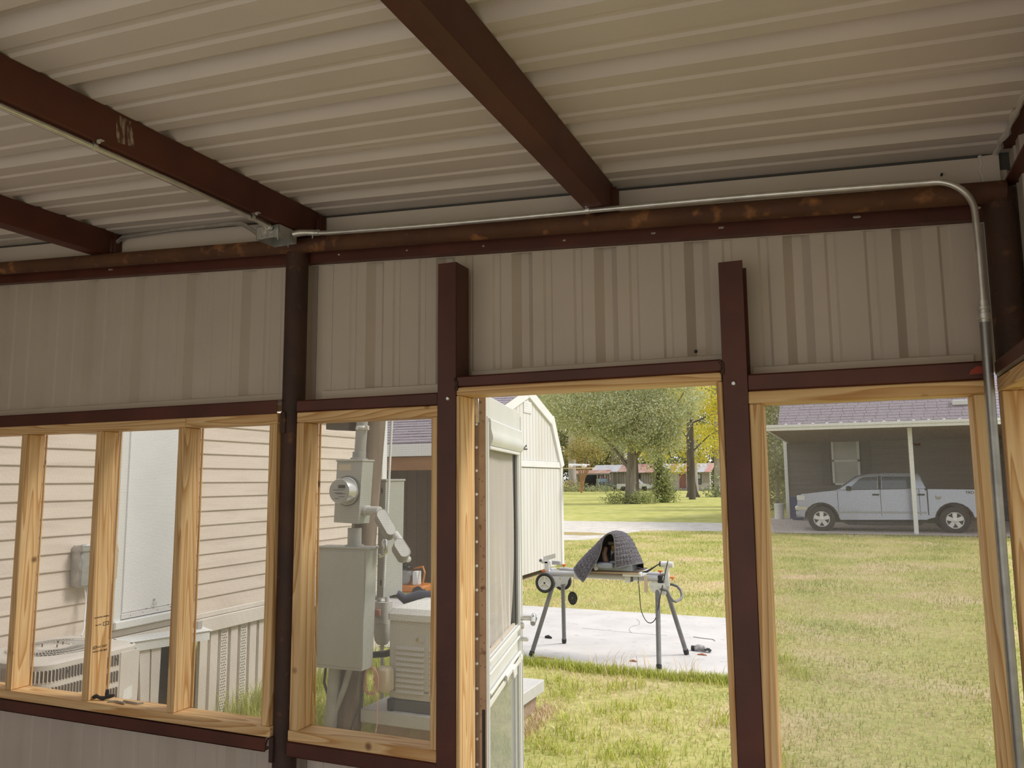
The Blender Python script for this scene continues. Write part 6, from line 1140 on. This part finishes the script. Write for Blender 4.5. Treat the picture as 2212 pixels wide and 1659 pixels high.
def leaves(blobs, size, droop=.0):
    # blobs: (centre, radii, count); leaf quads spread through each, denser towards the shell, gathered in sprays
    Vs = []
    for c, r, k in blobs:
        ns = max(k//14, 1); d = RS.normal(size=(ns, 3)); d /= np.linalg.norm(d, axis=1)[:, None]; rad = RS.uniform(.25, 1, (ns, 1))**.45
        sc_ = np.array(c)+d*rad*np.array(r); idx = RS.randint(0, ns, k); P = sc_[idx]+RS.normal(size=(k, 3))*size*np.array([2.0, 2.0, 1.5])
        u = RS.normal(size=(k, 3)); u /= np.linalg.norm(u, axis=1)[:, None]; u[:, 2] -= droop; w = np.cross(u, RS.normal(size=(k, 3))); w /= np.linalg.norm(w, axis=1)[:, None]
        s = size*RS.uniform(.6, 1.35, (k, 1)); a = P-u*s*.55; b = P+u*s*.55; Vs.append(np.stack([a, P+w*s*.30, b, P-w*s*.30], 1).reshape(-1, 3))
    V = np.concatenate(Vs); F = np.arange(len(V)).reshape(-1, 4); return V, F
def tree(name, lab, base, trunk, limbs, blobs, leaf, size, bk_, group=None, cat_='tree', nm='crown', droop=0.2):
    t = thing(name, lab, cat_, base, group=group); b = Vector(base)
    if trunk:
        pts_ = [b+Vector(p) for p, r in trunk]; MB().tube(pts_, [r for p, r in trunk], 14).build('trunk', bk_, t)
    if limbs:
        m = MB()
        for lpts, r0 in limbs: m.tube([b+Vector(p) for p in lpts], [r0*(1-.75*i/(len(lpts)-1)) for i in range(len(lpts))], 7)
        m.build('limbs', bk_, t)
    V, F = leaves([((b.x+c[0], b.y+c[1], b.z+c[2]), r, k) for c, r, k in blobs], size, droop); big_mesh(nm, V, F, LM[leaf], t, kind='stuff')
    return t
# the big oak before the field house
oak = tree('oak_tree', 'big silvery green oak with thick two-toned trunk in the far field', (-14.4, 53.7, 0), [((0, 0, -.2), .62), ((0, 0, .35), .46), ((-.02, 0, 1.2), .38), ((.08, 0, 2.6), .34), ((.12, .1, 4.2), .30), ((-.2, .2, 6.5), .22), ((0, .2, 9), .12)],
    [([(0, 0, 2.4), (-1.3, -.2, 4.2), (-3.2, -.4, 6.0), (-5, -.5, 7.2)], .16), ([(.1, 0, 2.9), (1.4, .2, 4.6), (3.0, .4, 6.4), (4, .5, 8)], .15), ([(.1, 0, 3.6), (.6, -1.2, 5.6), (1.2, -2, 7.6)], .12), ([(0, 0, 4), (-1.0, 1.0, 6.4), (-1.8, 1.6, 8.6)], .12), ([(.1, -.3, .4), (.3, -.4, 1.5), (.1, -.42, 2.6)], .09)],
    [((-3.6, -.5, 6.6), (2.2, 2.0, 1.7), 9100), ((-5.4, .2, 7.6), (1.8, 1.8, 1.6), 6300), ((-.6, -1.0, 6.4), (2.3, 1.8, 1.7), 9800), ((2.3, -.6, 5.9), (2.0, 1.8, 1.6), 8750), ((3.2, .4, 7.6), (2.2, 2, 1.9), 8750), ((0, .5, 8.8), (3.4, 2.4, 2.0), 13300), ((1.0, -1.2, 4.7), (1.7, 1.2, .9), 5250), ((-1.2, -1.0, 4.9), (1.5, 1.2, .8), 2625), ((3.2, -.9, 4.4), (.8, .8, .9), 1925), ((0, 0, 11), (4.5, 3, 2.2), 6300), ((-4, 0, 10), (2.6, 2, 1.8), 3850), ((1.9, -1.3, 3.5), (.6, .6, .6), 875)], 'oak', .125, bark)
tree('vine_clad_tree', 'dark slim tree wrapped in ivy beside the big oak trunk', (-13.1, 57.0, 0), [((0, 0, -.2), .34), ((0, 0, .8), .26), ((.05, 0, 3), .23), ((.15, 0, 6), .18), ((.2, 0, 10), .1)], [([(0, 0, 3.4), (.9, 0, 4.4), (1.8, 0, 5.6)], .07)],
    [((.2, -.25, .7), (.55, .5, .8), 1200), ((.35, -.2, 1.9), (.40, .4, .9), 900), ((.1, -.1, 3.0), (.35, .4, .9), 700), ((.8, -.2, .55), (.45, .4, .5), 500), ((-1.3, -.3, .3), (.9, .4, .3), 500), ((.5, 0, 1.3), (.6, .4, .6), 600)], 'ivy', .15, darkbark)
tree('yellow_maple', 'yellow leaved tree behind the oak crown', (-12.25, 66, 0), [((0, 0, -.2), .3), ((.1, 0, 4), .2), ((.2, 0, 9), .1)], [([(.1, 0, 4), (1.6, 0, 5.4), (2.8, 0, 6)], .07), ([(.1, 0, 5), (-1.8, 0, 7), (-3, 0, 8)], .07)],
    [((-3.1, 0, 4.0), (1.3, 1, .9), 700), ((1.3, 0, 8.8), (2.2, 1.4, 1.5), 1500), ((-4.5, 0, 4.4), (.9, .9, .6), 350), ((-.9, 0, 9.8), (2.4, 1.5, 1.6), 1500), ((2.3, .2, 5.0), (.7, .6, .5), 260), ((2.8, .2, 7.4), (1.6, 1, 1.2), 700)], 'yellow', .19, darkbark)
tree('roadside_oak', 'tall dark trunk with flared foot in front of the tin-roofed house', (-13.9, 74.8, 0), [((.15, 0, -.2), .78), ((.1, 0, .5), .48), ((0, 0, 2), .36), ((.0, 0, 5), .32), ((.15, 0, 9), .25), ((.3, 0, 14), .14)], [([(0, 0, 7), (2, 0, 7.8), (4.5, 0, 8.6)], .1), ([(0, 0, 8), (-1.6, 0, 9.5), (-3, 0, 11)], .1)],
    [((2.6, 0, 4.6), (1.1, .8, .7), 420), ((1.0, 0, 3.6), (.8, .5, .25), 160), ((-1.0, -.3, 2.75), (1.3, .6, .25), 330), ((1.7, 0, 6.2), (1.3, .8, .6), 420)], 'yellow', .20, darkbark)
tree('grey_trunk_tree', 'pale grey trunk with ivy at its foot near the door jamb', (-11.45, 75.5, 0), [((0, 0, -.2), .48), ((0, 0, 1), .38), ((.05, 0, 4), .34), ((.2, 0, 9), .26), ((.2, 0, 15), .14)], None, [((0, -.3, .4), (.8, .5, .4), 500), ((.3, -.2, 2.0), (.45, .4, .6), 160), ((-1, 0, 11), (4, 2, 2.4), 3600), ((1.6, 0, 8.6), (2.0, 1.2, 1.4), 1500)], 'mid', .24, palebark)
tree('crape_myrtle', 'slender many-stemmed orange barked tree left of the far porch', (-33.1, 100, 0), None, [([(0, 0, 0), (.1 + .3*a, 0, 2.0), (.3+a, .1, 4.2), (.2+1.8*a, .2, 6.2)], .13) for a in (-.9, -.5, .0, .5, .9, 1.3)], [((.4, 0, 6.4), (2.6, 1.4, 1.5), 2600), ((-1.2, 0, 5.2), (1.2, .8, .9), 700), ((2, 0, 5.0), (1.2, .8, .8), 700)], 'olive', .2, orangebark)
tree('pine_trunk_tree', 'thick straight two-toned trunk near the barn corner', (-38.4, 112, 0), [((0, 0, -.2), .8), ((0, 0, 1), .62), ((0, 0, 6), .56), ((.1, 0, 14), .42), ((.1, 0, 22), .2)], None, [((0, 0, 14), (5, 3, 4), 3200), ((-.4, -.5, .5), (1.8, .8, .6), 500)], 'olive', .36, palebark)
# trees of the wood behind: one object each
kinds = [('forest_tree', 'mid', .36, 'tall grey green tree of the wood behind the fields'), ('forest_tree', 'dark', .36, 'tall dark tree of the wood behind the fields'), ('forest_tree', 'olive', .34, 'tall olive tree of the wood behind the fields'), ('forest_tree', 'yellow', .30, 'tall yellowing tree of the wood behind the fields')]
RT = random.Random(21)
spots = [(x+RT.uniform(-1.5, 1.5), RT.uniform(128, 152), k) for x, k in zip(range(-68, 1, 4), (0, 1, 0, 1, 2, 0, 1, 0, 2, 0, 1, 0, 3, 1, 0, 2, 0, 1))] + [(x+RT.uniform(-.3, .3), RT.uniform(93, 97), k) for x, k in ((-40, 2), (-24.3, 0), (-21.2, 0), (-17.6, 3))] + [(-3.6, 44, 0), (-3.4, 49, 1)]
spots.sort(key=lambda s: math.atan2(s[0], s[1]+2.4))
ordi = ('first', 'second', 'third', 'fourth', 'fifth', 'sixth', 'seventh', 'eighth', 'ninth', 'tenth', 'eleventh', 'twelfth', 'thirteenth', 'fourteenth', 'fifteenth', 'sixteenth', 'seventeenth', 'eighteenth', 'nineteenth', 'twentieth', 'twenty-first', 'twenty-second', 'twenty-third', 'twenty-fourth', 'twenty-fifth')
for i, (x, y, k) in enumerate(spots):
    front = y < 110; near = y < 65; kd = kinds[k]
    h = RT.uniform(24, 30) if not front else RT.uniform(15, 18); s = (.19 if front else kd[2]); lab = kd[3].replace(' of the wood behind the fields', ' of the wood, %s counted from the barn' % ordi[i])
    if near: h = 11; s = .17; lab = ('grey green', 'dark')[k] + ' leafy tree beyond the carport corner post'
    lo_ = .22 if not front else .40
    bl_ = [((RT.uniform(-.12, .12)*h, RT.uniform(-1.5, 1.5), h*(lo_+(1-lo_)*q)), (h*.17*(1.1-.5*q), h*.12, h*.13), int((2000 if not front else 2600)*(1.1-.4*q))) for q in (0, .22, .45, .7, .9)]
    if near: bl_ = [((RT.uniform(-.5, .5), 0, z), (1.3, 1.3, 1.7), 2000) for z in (1.2, 3.4, 5.6, 8)]
    tree(kd[0], lab, (x, y, 0), [((0, 0, -.2), .4 if not near else .12), ((0, 0, h*.3), .3 if not near else .1), ((0, 0, h*.85), .1 if not near else .05)], None, bl_, kd[1], s, (darkbark, palebark)[i % 2], group='trees of the wood behind the fields', droop=.1)
# undergrowth closing the wood at ground level
bl_ = [((x, 136+RT.uniform(-3, 6), RT.uniform(.5, 5)), (3, 2, 2.2), 700) for x in np.arange(-95, 30, 2.0)]
V, F = leaves(bl_, .40, .1); big_mesh('undergrowth', V, F, LM['dark'], None, 'dark undergrowth along the edge of the wood', 'undergrowth', 'stuff')
bl_ = [((-14.4+dx, 53.2, .35), (.6, .5, .42), 420) for dx in (-1.2, -.6, .1, .9, 1.4)]
V, F = leaves(bl_, .13, 0); big_mesh('low_brush', V, F, LM['ivy'], None, 'low brush of ivy about the feet of the oak', 'brush', 'stuff')
V, F = leaves([((x, 108+RT.uniform(-3, 3), .35), (1.2, .6, .5), 260) for x in np.arange(-48, -30, 1.3)], .2, 0); big_mesh('weeds', V, F, LM['mid'], None, 'weeds growing before the far garage', 'weeds', 'stuff')
# ================================================================= grass
def inside(x, y):
    ok = ~((y > 4.70) & (y < 7.80) & (x < -0.95) & (x > -6.9)); ok &= ~((x < -2.1) & (x > -3.1) & (y > 2.1) & (y < 3.4)); ok &= ~((x < -4.25) & (y < 4.5)); ok &= ~((x < BX+.03) & (y > 7.2) & (y < 12.5)); ok &= ~(y < 0.18)
    ok &= ~((x > -2.3) & (y > 23.8)); ok &= ~((x < -6.4) & (y > 19) & (y < 29.9)); ok &= ~((y > 24.3) & (y < 29.9)); ok &= ~((x > -4.25) & (x < -3.5) & (y > .2) & (y < .95)); return ok
def grass(k, xr, yr, hmin, hmax, w, lean, seed, clump=0.0):
    R_ = np.random.RandomState(seed); x = R_.uniform(*xr, k); y = yr[0]+(yr[1]-yr[0])*R_.uniform(0, 1, k)**1.6
    if clump:
        nc = max(k//60, 1); cx = R_.uniform(*xr, nc); cy = yr[0]+(yr[1]-yr[0])*R_.uniform(0, 1, nc)**1.6; q = R_.randint(0, nc, k); x = cx[q]+R_.normal(size=k)*clump; y = cy[q]+R_.normal(size=k)*clump
    # blades only within the wedges one can look into through the openings, with a margin
    az = np.arctan2(x, y+2.4); ok = inside(x, y) & (az > -0.75) & (az < 0.42); x, y = x[ok], y[ok]; k = len(x)
    h = R_.uniform(hmin, hmax, k)*(1+0.02*y); a = R_.uniform(0, 2*PI, k); l = R_.uniform(.2, 1, k)*lean*h; ww = w*(1+.05*y)*R_.uniform(.6, 1.2, k)
    px_, py_ = np.cos(a), np.sin(a); b0 = np.stack([x-py_*ww, y+px_*ww, np.zeros(k)], 1); b1 = np.stack([x+py_*ww, y-px_*ww, np.zeros(k)], 1)
    m0 = np.stack([x+px_*l*.35-py_*ww*.8, y+py_*l*.35+px_*ww*.8, h*.6], 1); m1 = np.stack([x+px_*l*.35+py_*ww*.8, y+py_*l*.35-px_*ww*.8, h*.6], 1); tp = np.stack([x+px_*l, y+py_*l, h], 1)
    V = np.stack([b0, b1, m1, m0, tp], 1).reshape(-1, 3); i = np.arange(k)*5
    F = np.concatenate([np.stack([i, i+1, i+2], 1), np.stack([i, i+2, i+3], 1), np.stack([i+3, i+2, i+4], 1)]); return V, F
LM['grass'] = leaf_mat('grass_blade', [(0, (.22, .27, .07)), (.28, (.40, .43, .13)), (.5, (.58, .56, .22)), (.65, (.72, .62, .36)), (1, (.82, .68, .48))], .3, .6)
LM['green'] = leaf_mat('grass_green', [(0, (.30, .36, .07)), (.5, (.50, .54, .12)), (1, (.70, .68, .22))], .35)
LM['straw'] = leaf_mat('straw', [(0, (.58, .42, .26)), (.5, (.72, .57, .38)), (1, (.82, .70, .52))], .2)
V, F = grass(190000, (-8, 5), (0.2, 24), .015, .045, .0032, 1.0, 1); big_mesh('grass', V, F, LM['grass'], None, 'short mown grass of the yard', 'grass', 'stuff')
V, F = grass(15000, (-6, -.4), (0.3, 6.5), .03, .085, .0034, 1.1, 2, .07); big_mesh('grass', V, F, LM['green'], None, 'brighter green tufts of longer grass near the slab', 'grass', 'stuff')
V, F = grass(60000, (-6, 5), (0.3, 14), .006, .022, .0030, 2.2, 3, .16); big_mesh('straw', V, F, LM['straw'], None, 'dry straw coloured thatch among the near grass', 'straw', 'stuff')
# fringe along the near edge of the slab and against the skirting and pole
R_ = np.random.RandomState(9); fr = []
def fringe(pts, k, h0, h1, spread, seed, mat_, lab):
    R2 = np.random.RandomState(seed); pts = np.array(pts); t = R2.uniform(0, len(pts)-1.001, k); i = t.astype(int); f = (t-i)[:, None]; p = pts[i]*(1-f)+pts[i+1]*f+R2.normal(size=(k, 2))*spread
    h = R2.uniform(h0, h1, k); a = R2.uniform(0, 2*PI, k); l = h*R2.uniform(.2, .9, k); w = .0035; ca, sa = np.cos(a), np.sin(a); x, y = p[:, 0], p[:, 1]; z = np.zeros(k)
    V = np.stack([np.stack([x-sa*w, y+ca*w, z], 1), np.stack([x+sa*w, y-ca*w, z], 1), np.stack([x+ca*l*.35+sa*w*.7, y+sa*l*.35-ca*w*.7, h*.62], 1), np.stack([x+ca*l*.35-sa*w*.7, y+sa*l*.35+ca*w*.7, h*.62], 1), np.stack([x+ca*l, y+sa*l, h*.95], 1)], 1).reshape(-1, 3)
    j = np.arange(k)*5; F = np.concatenate([np.stack([j, j+1, j+2], 1), np.stack([j, j+2, j+3], 1), np.stack([j+3, j+2, j+4], 1)]); big_mesh('grass', V, F, mat_, None, lab, 'grass', 'stuff')
fringe([(-3.4, 4.74), (-2.6, 4.68), (-2.1, 4.60), (-1.4, 4.62), (-.9, 4.66)], 4200, .03, .09, .06, 4, LM['green'], 'green fringe of grass along the near edge of the slab')
fringe([(-2.2, 4.66), (-1.95, 4.64), (-1.4, 4.66), (-1.0, 4.68)], 60, .12, .24, .06, 14, LM['straw'], 'few tall thin grass stalks rising before the slab')
fringe([(-4.15, 2.3), (-4.15, 2.9), (-4.1, 3.6), (-4.0, 4.4)], 1500, .05, .26, .09, 5, LM['green'], 'tall weeds along the skirting of the mobile home')
fringe([(-3.6, 2.4), (-3.3, 2.9), (-3.2, 3.6), (-3.4, 4.6)], 4500, .04, .20, .25, 6, LM['green'], 'weedy grass about the foot of the service pole')
fringe([(-2.15, 3.40), (-2.12, 3.1), (-2.1, 2.7)], 500, .02, .07, .04, 7, LM['straw'], 'dry grass against the end of the generator pad')
